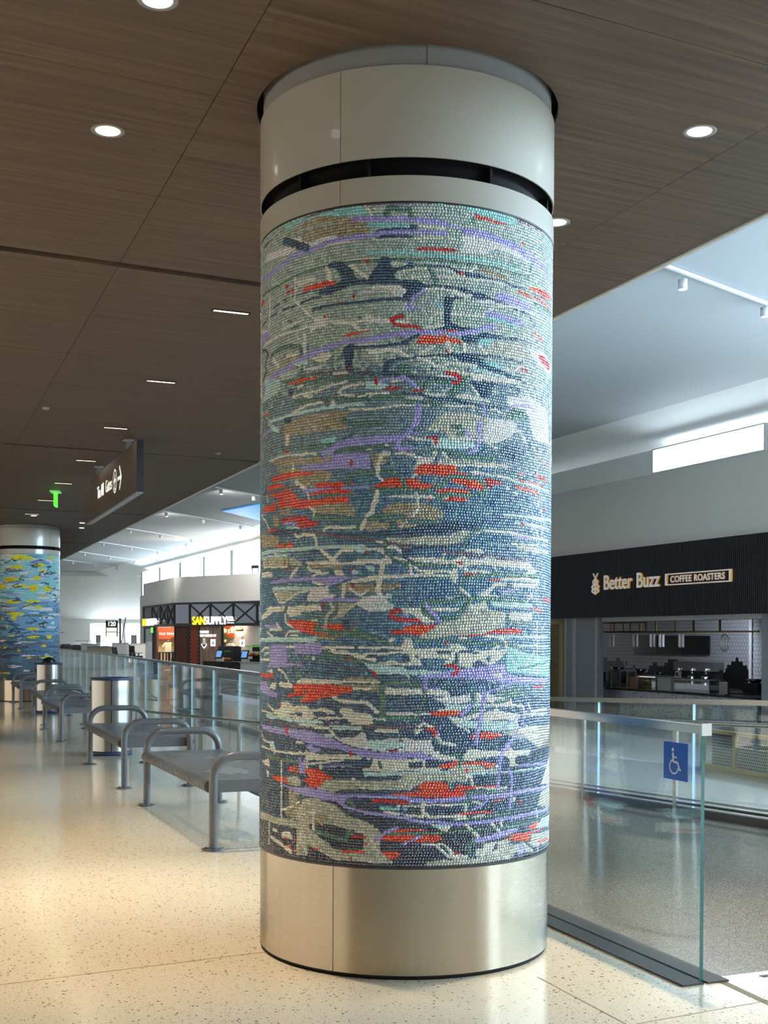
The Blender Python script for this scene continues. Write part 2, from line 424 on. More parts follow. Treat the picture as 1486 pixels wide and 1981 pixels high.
# timber ceiling ----------------------------------------------------------
def CV(c, v): x = (c - SL*v)/(1 + SL*.49); return (x, v + .49*x)
m = MB()
m.prism([CV(-22, -12), CV(4.90, -12), CV(4.90, 76), CV(-22, 76)], H + .09, H + .14)
cb = m.build('ceiling', 'void'); struct(cb)
cs = [-14.68, -12.0, -9.32, -6.64, -3.96, -1.28, 1.40, 4.08, 4.90]
cache = {}
V0 = 8.80
hole_polys = []
for si in range(3, len(cs)-1):
    c0, c1 = cs[si] + .002, cs[si+1] - .002
    for k in range(-12, 28):
        v0 = V0 + 1.475*k; v1 = v0 + 1.475
        g0 = .055 if k % 6 == 0 else .002; g1 = .055 if (k+1) % 6 == 0 else .002
        key = (si == len(cs)-2, g0, g1)
        cx, cy = CV((c0+c1)/2, (v0+v1)/2)
        p4 = [CV(c0, v0+g0), CV(c1, v0+g0), CV(c1, v1-g1), CV(c0, v1-g1)]
        if math.hypot(cx-COL[0], cy-COL[1]) < 1.9:
            hole_polys.append(p4); continue
        if key not in cache:
            m = MB(); m.prism([(p[0]-cx, p[1]-cy) for p in p4], 0, .03)
            cache[key] = m.mesh('ceiling_panel', ['ceiling_wood'])
        o = bpy.data.objects.new('ceiling_panel', cache[key]); C.objects.link(o); o.parent = cb
        o.location = (cx, cy, H + random.uniform(-.0008, .0008))
cyl = MB(); cyl.lathe([(0.0, -1), (.697, -1), (.697, 1), (0.0, 1)], 96, smooth=False)
cy_o = cyl.build('cutter', 'ceiling_wood', loc=(COL[0], COL[1], H))
for p4 in hole_polys:
    m = MB(); m.prism(p4, H, H + .03); o = m.build('ceiling_panel', 'ceiling_wood')
    bm = o.modifiers.new('b', 'BOOLEAN'); bm.object = cy_o; bm.solver = 'EXACT'
    dg = bpy.context.evaluated_depsgraph_get(); me = bpy.data.meshes.new_from_object(o.evaluated_get(dg))
    o.modifiers.clear(); o.data = me; o.parent = cb
bpy.data.objects.remove(cy_o)
m = MB()
m.prism([CV(-14.68, -12), CV(-6.66, -12), CV(-6.66, 50.2), CV(-14.68, 50.2)], H, H + .03)
m.prism([CV(-14.68, 50.2), CV(4.90, 50.2), CV(4.90, 76), CV(-14.68, 76)], H, H + .03)
o = m.build('ceiling_panel', 'ceiling_wood', cb); o['kind'] = 'stuff'
m = MB(); a, b_ = CV(4.905, -12), CV(4.905, 76)
m.bar((a[0]+.02, a[1], H + .16), (b_[0]+.02, b_[1], H + .16), .03, .34)
struct(m.build('trim_1', 'white_paint'))
# upstand between timber ceiling and high ceiling
m = MB(); m.bar((a[0]-.3, a[1], 5.25), (b_[0]-.3, b_[1], 5.25), .1, 2.5)
struct(m.build('wall_upstand', 'white_paint'))
# high white ceiling, then the sloping strip above the clerestory
m = MB(); vs = []
for k in range(34):
    y = -14 + 133*k/33; xe = 4.61 - SL*y; xc = 4.28 - .42*(y-31)
    if y > 60: xe = xe - (y-60)*1.2
    vs += [(xe, y, 6.5), (xc, y, 6.5), (xe, y, 6.56), (xc, y, 6.56)]
m.add(vs, [f for k in range(33) for f in ((4*k, 4*k+4, 4*k+5, 4*k+1), (4*k+2, 4*k+3, 4*k+7, 4*k+6))])
struct(m.build('ceiling_high', 'ceiling_paint'))
m = MB(); vs = []
for k in range(25):
    y = -14 + 133*k/24; x = 4.28 - .42*(y-31); d = 1.72
    vs += [(x, y, 6.5), (x + d*.922, y + d*.387, 5.86), (x, y, 6.56), (x + d*.922, y + d*.387, 5.92)]
m.add(vs, [f for k in range(24) for f in ((4*k, 4*k+1, 4*k+5, 4*k+4), (4*k+2, 4*k+6, 4*k+7, 4*k+3))])
struct(m.build('ceiling_slope', 'white_paint'))

# right-hand wall line ------------------------------------------------------
def wallbox(name, u0, u1, z0, z1, mt, n0=0.0, th=.2, kind='structure', parent=None):
    m = MB(); m.box(((u0+u1)/2, n0 + th/2, (z0+z1)/2), (u1-u0, th, z1-z0))
    o = m.build(name, mt, parent, WO, WRZ)
    if kind and parent is None: o['kind'] = kind
    return o
FT, FB = 3.60, 1.957
wallbox('wall_right', -31, 4.6, FT, 5.285, 'parapet_paint')
wallbox('wall_right_jamb', 3.35, 4.6, LOW, FB, 'jamb_grey', .02)
wallbox('wall_right_far', -31, -5.3, LOW, FT, 'parapet_paint')
wallbox('wall_right_top', -6.6, -.47, 5.285, 5.86, 'white_paint', .05, .05)
wallbox('wall_right_parapet', -60, -31.05, LOW, 4.2, 'parapet_paint')
# clerestory windows: frame + panes, one window per bay
def window(name, u0, u1, z0, z1, mt, bays, fr=.12, n0=.05):
    m = MB()
    for i in range(bays+1):
        u = u0 + (u1-u0)*i/bays; m.box((u, n0, (z0+z1)/2), (fr, .12, z1-z0))
    m.box(((u0+u1)/2, n0, z0+.015), (u1-u0, .14, .03)); m.box(((u0+u1)/2, n0, z1-.015), (u1-u0, .14, .03))
    o = struct(m.build(name, 'lamp_housing', None, WO, WRZ))
    for i in range(bays):
        a = u0 + (u1-u0)*i/bays + fr/2; b_ = u0 + (u1-u0)*(i+1)/bays - fr/2
        m = MB(); m.box(((a+b_)/2, n0 + .03, (z0+z1)/2), (b_-a, .02, z1-z0-.06)); m.build('pane', mt, o)
    return o
window('window_1', -.47, 3.4, 5.285, 5.86, 'daylight_pane', 1, .04)
window('window_2', 3.52, 4.8, 5.285, 5.86, 'daylight_pane', 1, .04)
window('window_3', -59.4, -31.1, 4.2, 5.86, 'daylight_pane', 5, .55)
window('window_14', -30.9, -6.7, 5.285, 5.86, 'daylight_pane', 4, .30)
window('window_4', 9, 33, 4.2, 5.86, 'daylight_pane_side', 12, .22)
window('window_15', 4.9, 8.9, 5.285, 5.86, 'daylight_pane', 2, .22)
window('window_11', 6.0, 40, .4, 3.2, 'daylight_low', 17, .3)
wallbox('wall_right_near', 4.6, 46, 3.2, 4.2, 'white_paint')
wallbox('wall_right_bay', 4.6, 9, 4.2, 5.285, 'parapet_paint')
wallbox('wall_right_sill', 4.6, 46, LOW, .4, 'white_paint')
# end of the hall
m = MB()
m.add([(-62, 95, 6.2), (-6, 95, 6.2), (-6, 105, 2.92), (-62, 105, 2.92), (-62, 95, 6.25), (-6, 95, 6.25), (-6, 105.1, 2.97), (-62, 105.1, 2.97)], [(0, 1, 2, 3), (7, 6, 5, 4), (0, 4, 5, 1), (2, 6, 7, 3)])
m.box((-34, 95.0, 6.4), (56, .1, .5))
struct(m.build('ceiling_end', 'white_paint'))
m = MB(); m.box((-33.5, 105.2, 1.2), (16, .2, 3.6))
m.box((-15, 105.2, 2.75), (21, .2, .35))
wl = struct(m.build('wall_end', 'white_paint'))
for i, (x0, x1) in enumerate([(-25.3, -22.6), (-22.2, -20.0), (-19.6, -17.2), (-16.8, -14.0), (-13.6, -11)]):
    m = MB(); m.box(((x0+x1)/2, 105.25, 1.3), (x1-x0, .05, 2.6)); o = m.build('window_end_%d' % (i+5), 'daylight_end'); o['kind'] = 'structure'
    o.name = 'window_%d' % (i+5)
    m = MB(); m.bar((x1+.2, 105.1, 0), (x1+.0, 105.1, 2.7), .3, .2); m.box(((x0+x1)/2, 105.1, 1.8), (x1-x0, .06, .07)); m.build('window_frame', 'lamp_housing', o)
m = MB(); m.box((-30.4, 105.05, 1.78), (5.4, .05, .06)); struct(m.build('trim_2', 'collar_grey'))
# enclosing surfaces beyond the picture
m = MB(); m.box((-19, 21, .45), (.2, 72, 1.1)); m.box((-19, 21, 3.55), (.2, 72, .8)); m.box((-19, 41, 2.1), (.2, 32, 2.3)); struct(m.build('wall_left', 'parapet_paint'))
m = MB()
for k in range(11): m.box((-18.9, -15 + 4*k, 2.1), (.16, .25, 2.3))
wn = struct(m.build('window_13', 'lamp_housing'))  # unseen glowing panes, added as warm fill from the left
for k in range(10): m = MB(); m.box((-18.95, -13 + 4*k, 2.1), (.02, 3.7, 2.2)); m.build('pane', 'fill_pane_left', wn)
m = MB(); m.box((-4, -14, 2.0), (34, .2, 4.2)); struct(m.build('wall_behind', 'parapet_paint'))

# lamps in the timber ceiling ------------------------------------------------
def downlight(x, y, label, energy, r=.055, z=H, group='round downlights in the timber ceiling'):
    t = thing('downlight', label, 'light', (x, y, z), 0, group)
    m = MB(); m.lathe([(r, .0), (r*1.25, -.004), (r*1.45, -.002), (r*1.45, .02), (r, .02)], 28, closed_prof=True); m.build('trim_ring', 'lamp_trim', t)
    m = MB(); m.lathe([(0, -.004), (r*1.02, -.003)], 28); m.build('lens', 'lamp_white', t)
    if energy:
        s = spot('downlight_or_fill_beam', (x, y, z - .03), (x, y, 0), energy, WARM, math.radians(62), .9, .05); s.name = 'downlight_or_fill_beam'
    return t
downlight(-1.335, 5.854, 'round downlight left of the large mosaic column near picture left', 620)
downlight(1.497, 5.832, 'round downlight right of the large mosaic column', 480)
downlight(.994, 7.105, 'round downlight half hidden behind the right edge of the large column', 60)
downlight(-.874, 4.659, 'round downlight cut by the top edge of the picture', 40)
downlight(-7.05, 24.4, 'tiny round downlight just above the yellow and blue column', 40)
downlight(-6.45, 25.9, 'tiny round downlight touching the far lower corner of the hanging sign', 40)
downlight(-6.76, 27.1, 'tiny round downlight just below the hanging sign corner', 40)
for k, (x, y) in enumerate([(-1.152, 9.076), (-2.13, 11.555), (-3.13, 14.13), (-4.12, 16.75), (-5.09, 19.24), (-6.05, 21.66), (-7.0, 24.1)]):
    names = ['nearest and brightest', 'second nearest', 'third nearest', 'fourth nearest, left of the hanging sign', 'fifth, beyond the hanging sign', 'sixth, above the far column', 'farthest, above the far column']
    t = thing('linear_light', 'slim recessed linear light in the timber ceiling, ' + names[k], 'light', (x, y, H), math.atan(.42), 'row of slim linear lights')
    m = MB()
    for sy in (-1, 1): m.box((0, sy*.026, .0), (.29, .012, .012))
    for sx in (-1, 1): m.box((sx*.139, 0, .0), (.012, .064, .012))
    m.build('frame', 'black', t)
    m = MB(); m.box((0, 0, -.001), (.266, .04, .006)); m.build('diffuser', 'lamp_warm', t)
    a_ = area('linear_glow', (x, y, H - .02), (x, y, 0), .26, .05, 1.6, WARM); a_.rotation_euler = (0, 0, math.atan(.42))
for (x, y) in [(-4.5, -3.0), (-1.4, -3.0), (1.6, -3.0), (-4.3, 3.0), (-3.2, 7.4), (-4.2, 11.0), (-1.3, 8.6), (-6.0, 14.0), (-7.5, 19.0)]:
    spot('downlight_or_fill_beam', (x, y, H - .03), (x, y, 0), 380, WARM, math.radians(75), .9, .05)  # added fill spots without fittings, to brighten the concourse floor
# small ceiling devices
for (x, y, lab) in [(-.66, 6.5, ''), (-3.6, 12.9, ''), (-2.2, 16.0, '')][1:]:
    m = MB(); m.lathe([(0, -.02), (.03, -.02), (.04, 0)], 12); tag(m.build('sprinkler', 'lamp_trim', None, (x, y, H)), 'small pale sprinkler disc in the timber ceiling left of the big column' if x < -3 else 'small pale sprinkler disc in the timber ceiling right of the hanging sign', 'sprinkler')

# spotlights on the high ceiling ------------------------------------------
SP = [(4.12, 16.9, 6.42), (5.7, 18.3, 6.42)] + [(-5.55, 41.2, 6.42), (-4.64, 43.0, 6.42), (-8.78, 48.9, 6.42), (-7.69, 51.6, 6.42), (-6.44, 54.4, 6.42), (-11.9, 56.8, 6.42), (-11.0, 59.6, 6.42), (-9.9, 62.3, 6.42), (-15.07, 65.0, 6.42), (-14.2, 68.0, 6.42), (-13.3, 71.2, 6.42), (-12.4, 74.0, 6.42), (-18.0, 72.8, 6.42), (-17.2, 76.0, 6.42), (-16.5, 80.1, 6.42), (-15.6, 83.0, 6.42), (-20.8, 81, 6.42), (-20, 84, 6.42), (-19.2, 87, 6.42), (-18.3, 90, 6.42), (-14.4, 76.8, 6.42), (-10.6, 65.0, 6.42)]
def track(a, b, lab):
    m = MB(); m.bar((a[0], a[1], 6.47), (b[0], b[1], 6.47), .05, .04); return tag(m.build('light_track', 'lamp_housing'), lab, 'track')
track((3.6, 16.3, 6.48), (8.2, 20.6, 6.48), 'slim white lighting track on the high ceiling above the coffee shop')
rows = [(2, 4), (4, 7), (7, 10), (10, 14), (14, 18), (18, 22)]
nm = ['nearest', 'second', 'third', 'fourth', 'fifth', 'farthest']
for (i0, i1), n_ in zip(rows, nm):
    a, b_ = Vector(SP[i0]), Vector(SP[i1-1]); d = (b_-a)*.3
    track(a - d*.6 + Vector((0, 0, .06)), b_ + d + Vector((0, 0, .06)), n_ + ' of the slim lighting tracks on the far high ceiling, left of the column')
base = None
for i, p in enumerate(SP):
    if i < 2: lab = ['white can spotlight on the right track, nearer the timber ceiling edge', 'white can spotlight on the right track at the right picture edge'][i]; g = 'spotlights above the coffee shop'
    else:
        g = 'spotlights on the far high ceiling'
        r_i = [q for q, (i0, i1) in enumerate(rows) if i0 <= i < i1]
        if r_i: lab = 'tiny white can spotlight, ' + ['first', 'second', 'third', 'fourth'][i - rows[r_i[0]][0]] + ' from the timber edge on the ' + nm[r_i[0]] + ' far ceiling track'
        else: lab = 'tiny lone white can spotlight above the ' + ['left', 'right'][i - 22] + ' part of the clerestory windows'
    if base is None:
        base = thing('spotlight', lab, 'light', p, 0, g)
        m = MB(); m.lathe([(0, -.01), (.065, -.01), (.065, -.15), (.055, -.15), (.055, -.13)], 20); m.build('housing', 'lamp_housing', base)
        m = MB(); m.lathe([(0, -.135), (.055, -.135)], 20); m.build('lens', 'lamp_white', base)
        m = MB(); m.tube([(0, 0, -.01), (0, 0, .028)], .012, 8); m.build('stem', 'lamp_trim', base)
    else: copy_thing(base, p, 0, lab, g)
for p_, t_ in [((-8.78, 48.9, 6.2), (-9.5, 61, 3.6)), ((-6.44, 54.4, 6.2), (-7.5, 59, 3.2)), ((-11.0, 59.6, 6.2), (-12.0, 66, 3.4)), ((-13.3, 71.2, 6.2), (-20, 68, 0)), ((-17.2, 76.0, 6.2), (-24, 80, 0)), ((-5.55, 41.2, 6.2), (-5, 56, 3.4))]:
    spot('spotlight_beam', p_, t_, 750, (1, .95, .88), math.radians(80), .9, .1)
# skylight recess with blue glow and a warm uplit patch
m = MB(); m.prism([(-6.5, 48.6), (-4.3, 45.4), (-3.6, 50.0), (-5.2, 53.0)], 6.46, 6.505); struct(m.build('window_10', 'blue_cove'))
for p, t_, e in [((-9.8, 63.5, 4.6), (-11.5, 62, 6.5), 260), ((-7.2, 60.0, 4.7), (-8.6, 57.5, 6.5), 220), ((-5.2, 57.8, 4.7), (-5.6, 54.0, 6.5), 200)]:
    spot('cove_uplight', p, t_, e, (1, .74, .42), math.radians(125), .9, .3)

# ------------------------------------------------------------------ mosaic columns
PAL = {'S': (146, 160, 152), 'A': (122, 180, 182), 'm': (164, 208, 196), 'W': (214, 204, 182), 'P': (210, 194, 194), 'L': (140, 136, 196),
       'G': (62, 118, 98), 'T': (132, 122, 98), 'g': (158, 160, 146), 'N': (26, 66, 86), 'D': (30, 40, 60), 'B': (58, 102, 130), 'R': (168, 18, 16),
       'O': (206, 62, 24), 'M': (88, 124, 128), 'V': (92, 82, 98), 'K': (44, 86, 106), 'r': (180, 36, 20), 'Y': (222, 190, 16), 'Z': (200, 204, 204), 'X': (28, 46, 78), 'U': (92, 142, 176), 'E': (66, 104, 74)}
KEYS = list(PAL)
ALT = {'T': [(132, 124, 104), (146, 144, 128), (124, 118, 98), (144, 134, 100)], 'O': [(216, 74, 22), (196, 44, 20), (206, 62, 24), (186, 34, 18)], 'N': [(24, 62, 92), (22, 52, 80), (34, 72, 98)],
       'B': [(58, 102, 130), (48, 92, 124), (70, 112, 128), (44, 80, 122), (76, 118, 132)], 'K': [(48, 82, 106), (40, 72, 98), (54, 88, 110), (34, 62, 92)],
       'D': [(30, 40, 60), (38, 44, 58), (24, 44, 66), (44, 48, 66)], 'S': [(146, 160, 152), (132, 150, 146), (156, 166, 154), (122, 144, 142)],
       'M': [(94, 122, 132), (82, 112, 128), (104, 130, 134), (86, 108, 126)], 'G': [(66, 106, 94), (56, 96, 88), (78, 114, 100)], 'g': [(158, 160, 146), (142, 146, 136), (170, 172, 156)],
       'W': [(214, 204, 182), (222, 210, 188), (206, 198, 178)], 'Y': [(222, 190, 16), (206, 172, 20), (228, 200, 40)]}
def slin(a):
    a = np.asarray(a, float)/255.
    return np.where(a > .04045, ((a+.055)/1.055)**2.4, a/12.92)
PT = []; OFF = []; CNT = []
for k in KEYS:
    al = ALT.get(k, [PAL[k]]); al = [PAL[q] if isinstance(q, str) else q for q in al]
    OFF.append(len(PT)); CNT.append(len(al)); PT += al
PT = np.clip(slin(PT)*1.6, 0, .86); OFF = np.array(OFF); CNT = np.array(CNT)

def raster(shapes, R, z0, z1, res, bg):
    ns = int(math.ceil(PI*R*1000/res)); nz = int((z1-z0)*1000/res)
    smin = -PI*R*500
    G = bg(ns, nz)
    for col, w_, pts in shapes:
        P = np.array(pts, float)
        px = (P[:, 0]-smin)/res; py = (P[:, 1]-z0*1000)/res
        pad = 0 if w_ is None else w_/res/2+1
        x0, x1 = int(max(px.min()-pad, 0)), int(min(px.max()+pad+2, ns)); y0, y1 = int(max(py.min()-pad, 0)), int(min(py.max()+pad+2, nz))
        if x1 <= x0 or y1 <= y0: continue
        X, Y = np.meshgrid(np.arange(x0, x1)+.5, np.arange(y0, y1)+.5)
        if w_ is None:
            ins = np.zeros(X.shape, bool); n = len(px)
            for i in range(n):
                xa, ya, xb, yb = px[i], py[i], px[(i+1) % n], py[(i+1) % n]
                if ya == yb: continue
                c_ = ((ya > Y) != (yb > Y)) & (X < (xb-xa)*(Y-ya)/(yb-ya)+xa)
                ins ^= c_
        else:
            ins = np.zeros(X.shape, bool); hw = w_/res/2
            for i in range(len(px)-1):
                ax_, ay_, dx, dy = px[i], py[i], px[i+1]-px[i], py[i+1]-py[i]
                L2 = dx*dx+dy*dy+1e-9
                t = np.clip(((X-ax_)*dx+(Y-ay_)*dy)/L2, 0, 1)
                ins |= (X-ax_-t*dx)**2+(Y-ay_-t*dy)**2 < hw*hw
        G[y0:y1, x0:x1][ins] = KEYS.index(col)
    return G, smin

def tesserae(name, R, z0, z1, pitch_s, pitch_z, shapes, bg, res, seed, parent, grout=.0011, th=.004):
    rng = np.random.default_rng(seed)
    G, smin = raster(shapes, R, z0, z1, res, bg)
    nz_, ns_ = G.shape
    circ = 2*PI*R
    rows = int(round((z1-z0)/pitch_z)); cols = int(round(circ/pitch_s)); ps = circ/cols; pz = (z1-z0)/rows
    jj, ii = np.meshgrid(np.arange(rows), np.arange(cols), indexing='ij')
    phase = rng.random(rows)*1.0
    # rows wander a little and every joint is jittered, as hand-set tiles are
    def warp(s, z):
        e = np.clip(np.minimum(z-z0, z1-z)/.05, 0, 1)
        return z + e*(.0045*np.sin(s*5.1+z*3.0+1)+.003*np.sin(s*13+2.0+z*9))
    jit = (rng.random((rows, cols+1))-.5)*.34*ps; jit[:, -1] = jit[:, 0]
    sl = (ii+phase[:, None])*ps+jit[jj, ii]; sr = (ii+1+phase[:, None])*ps+jit[jj, ii+1]
    skew = (rng.random((rows, cols))-.5)*.12*ps
    zb = z0+jj*pz; zt = zb+pz
    zj = (rng.random((4, rows, cols))-.5)*.08*pz
    edge = lambda a: np.where((jj == 0) | (jj == rows-1), 0, a)
    s0 = -circ/2
    quad = np.stack([np.stack([s0+sl-skew, zb+edge(zj[0])], -1), np.stack([s0+sr-skew, zb+edge(zj[1])], -1), np.stack([s0+sr+skew, zt+edge(zj[2])], -1), np.stack([s0+sl+skew, zt+edge(zj[3])], -1)], 2)
    quad[..., 1] = warp(quad[..., 0], quad[..., 1])
    Q = quad.reshape(-1, 4, 2)
    def cls(S, Z):
        S = (S+circ/2) % circ-circ/2
        S = np.where(np.abs(S) > circ/4, np.sign(S)*(circ/2)-S, S)
        xi = np.clip(((S*1000-smin)/res).astype(int), 0, ns_-1); yi = np.clip(((Z-z0)*1000/res).astype(int), 0, nz_-1)
        return G[yi, xi]
    K = 4; t = (np.arange(K)+.5)/K; A, B_ = np.meshgrid(t, t); A = A.ravel(); B_ = B_.ravel()
    wts = np.stack([(1-A)*(1-B_), A*(1-B_), A*B_, (1-A)*B_], 0)
    SM = np.einsum('nkc,kp->npc', Q, wts)
    CL = cls(SM[..., 0], SM[..., 1])
    uni = (CL == CL[:, :1]).all(1)
    groups = {4: ([Q[uni]], [CL[uni, 0]])}
    ex = {3: ([], []), 4: ([], []), 5: ([], []), 6: ([], [])}
    def clip(poly, p0, nrm):
        out = []; n = len(poly); d = [(q[0]-p0[0])*nrm[0]+(q[1]-p0[1])*nrm[1] for q in poly]
        for i in range(n):
            j = (i+1) % n
            if d[i] >= 0: out.append(poly[i])
            if (d[i] >= 0) != (d[j] >= 0):
                u = d[i]/(d[i]-d[j]); out.append((poly[i][0]+(poly[j][0]-poly[i][0])*u, poly[i][1]+(poly[j][1]-poly[i][1])*u))
        return out
    def area2(p): return abs(sum(p[i][0]*p[(i+1) % len(p)][1]-p[(i+1) % len(p)][0]*p[i][1] for i in range(len(p))))/2
    for idx in np.nonzero(~uni)[0]:
        c_ = CL[idx]; vals, cn = np.unique(c_, return_counts=True); o_ = np.argsort(-cn); a = vals[o_[0]]; b = vals[o_[1]]
        poly = [tuple(q) for q in Q[idx]]
        if cn[o_[1]] < 3: ex[4][0].append(poly); ex[4][1].append(a); continue
        pts = SM[idx]; ma = c_ == a; mb = c_ == b
        ca = pts[ma].mean(0); cb_ = pts[mb].mean(0); nv = ca-cb_; L = math.hypot(*nv)
        if L < ps*.12: ex[4][0].append(poly); ex[4][1].append(a); continue
        nv /= L
        da = (pts[ma]-ca)@nv; db = (pts[mb]-cb_)@nv
        fa = cn[o_[0]]/(cn[o_[0]]+cn[o_[1]]); pr = (pts@nv); lo, hi = pr.min(), pr.max()
        cut = hi-(hi-lo)*fa; p0 = nv*cut
        for pp, cc in ((clip(poly, p0, nv), a), (clip(poly, p0, -nv), b)):
            if 3 <= len(pp) <= 6 and area2(pp) > .1*ps*pz: ex[len(pp)][0].append(pp); ex[len(pp)][1].append(cc)
    V = []; LO = []; LS = []; LT = []; COLS = []; nv_ = 0; nl = 0
    def emit(P, c_):
        nonlocal nv_, nl
        n, k, _ = P.shape
        cen = P.mean(1, keepdims=True); dv = P-cen; ln = np.linalg.norm(dv, axis=2, keepdims=True)
        base = cen+dv*np.clip(1-grout*.55/np.maximum(ln, 1e-4), .3, 1); top = cen+dv*np.clip(1-(grout*.55+.0006)/np.maximum(ln, 1e-4), .25, 1)
        tilt = (rng.random((n, 1, 2))-.5)*.075
        h = th+(rng.random((n, 1))-.5)*.0007+(dv*tilt).sum(2)
        def xyz(p, hh):
            a_ = p[..., 0]/R; r = R-th+hh
            return np.stack([r*np.sin(a_), -r*np.cos(a_), p[..., 1]], -1)
        vt = xyz(top, h); vb = xyz(base, np.full(h.shape, -.001))
        V.append(np.concatenate([vt, vb], 1).reshape(-1, 3))
        st = nv_+np.arange(n)[:, None]*(2*k)
        loops = [st+np.arange(k)[None]]
        for i in range(k):
            j = (i+1) % k
            loops.append(np.concatenate([st+j, st+i, st+k+i, st+k+j], 1))
        LO.append(np.concatenate(loops, 1).ravel())
        lt = np.tile(np.array([k]+[4]*k), n); LT.append(lt); LS.append(nl+np.concatenate([[0], np.cumsum(lt)[:-1]]))
        pi = OFF[c_]+(rng.random(n)*CNT[c_]).astype(int)
        col = PT[pi]*(1+(rng.random((n, 1))-.5)*.30)*(1+(rng.random((n, 3))-.5)*.08)
        COLS.append(np.repeat(np.concatenate([np.clip(col, 0, 1), np.ones((n, 1))], 1), k+1, 0))
        nv_ += n*2*k; nl += int(lt.sum())
    emit(groups[4][0][0], groups[4][1][0])
    for k in ex:
        if ex[k][0]: emit(np.array(ex[k][0]), np.array(ex[k][1]))
    V = np.concatenate(V); LO = np.concatenate(LO); LS = np.concatenate(LS); LT = np.concatenate(LT); COLS = np.concatenate(COLS)
    me = bpy.data.meshes.new(name); me.vertices.add(len(V)); me.vertices.foreach_set('co', V.ravel().astype(np.float32))
    me.loops.add(len(LO)); me.loops.foreach_set('vertex_index', LO.astype(np.int32))
    me.polygons.add(len(LS)); me.polygons.foreach_set('loop_start', LS.astype(np.int32))
    at = me.attributes.new('tile_colour', 'FLOAT_COLOR', 'FACE'); at.data.foreach_set('color', COLS.ravel().astype(np.float32))
    me.update(calc_edges=True)
    me.materials.append(MATS['tesserae'])
    o = bpy.data.objects.new(name, me); C.objects.link(o); o.parent = parent; o['kind'] = 'stuff'
    return o

def column_body(t, seam_cover, seam_base, seam_collar):
    RB, RM, RC = .672, .677, .680
    Z0, Z1 = .475, 3.215
    a0 = -PI/2
    def ring(name, prof, seam, mt, gap=.003, n=40, edge=None):
        for k in range(3):
            s0 = a0+seam+k*2*PI/3+gap/2/prof[0][0]; s1 = a0+seam+(k+1)*2*PI/3-gap/2/prof[0][0]
            m = MB(); m.lathe(prof, n, s0, s1, closed_prof=True, smooth=False)
            for i in range(len(m.sm)-2): m.sm[i] = True
            o = m.build(name, mt, t)
            md = o.modifiers.new('w', 'EDGE_SPLIT'); md.split_angle = math.radians(35)
    ring('base_cladding', [(RB, .018), (RB, Z0-.006), (RB-.004, Z0-.006), (RB-.004, .018)], seam_base, 'brushed_steel')
    m = MB(); m.lathe([(RB-.008, 0), (RB-.008, .03), (RB-.05, .03), (RB-.05, 0)], 96, closed_prof=True); m.build('plinth', 'black', t)
    m = MB(); m.lathe([(RM-.0035, Z0-.012), (RM+.0005, Z0-.012), (RM+.0005, Z0-.001), (RM-.0035, Z0-.001)], 128, closed_prof=True, smooth=False)
    m.lathe([(RM-.0035, Z1+.001), (RM+.0005, Z1+.001), (RM+.0005, Z1+.006), (RM-.0035, Z1+.006)], 128, closed_prof=True, smooth=False); m.build('edge_trim', 'track_dark', t)
    m = MB(); m.lathe([(RM-.0045, Z0-.01), (RM-.0045, Z1+.005)], 192); m.build('mosaic_bed', 'grout', t)
    ring('lower_band', [(RC, Z1+.006), (RC, 3.325), (RC-.006, 3.325), (RC-.006, Z1+.006)], seam_cover, 'cover_white')
    ring('top_cover', [(RC, 3.400), (RC, 3.775), (RC-.006, 3.775), (RC-.006, 3.400)], seam_cover, 'cover_white')
    m = MB(); m.lathe([(RC-.008, 3.300), (RC-.06, 3.300), (RC-.06, 3.45), (RC-.008, 3.45)], 96, closed_prof=False); m.build('vent_slot', 'duct_black', t)
    m = MB()
    for q in (-.27-.0, .55, 1.28, 2.4, 3.5, 4.6, 5.5): m.box(((RC-.05)*math.sin(q), -(RC-.05)*math.cos(q), 3.36), (.012, .06, .09), q)
    m.build('vent_bracket', 'duct_black', t)
    ring('collar', [(RC-.014, 3.70), (RC-.014, H+.089), (RC-.02, H+.089), (RC-.02, 3.70)], seam_collar, 'collar_grey')
    return RM, Z0, Z1

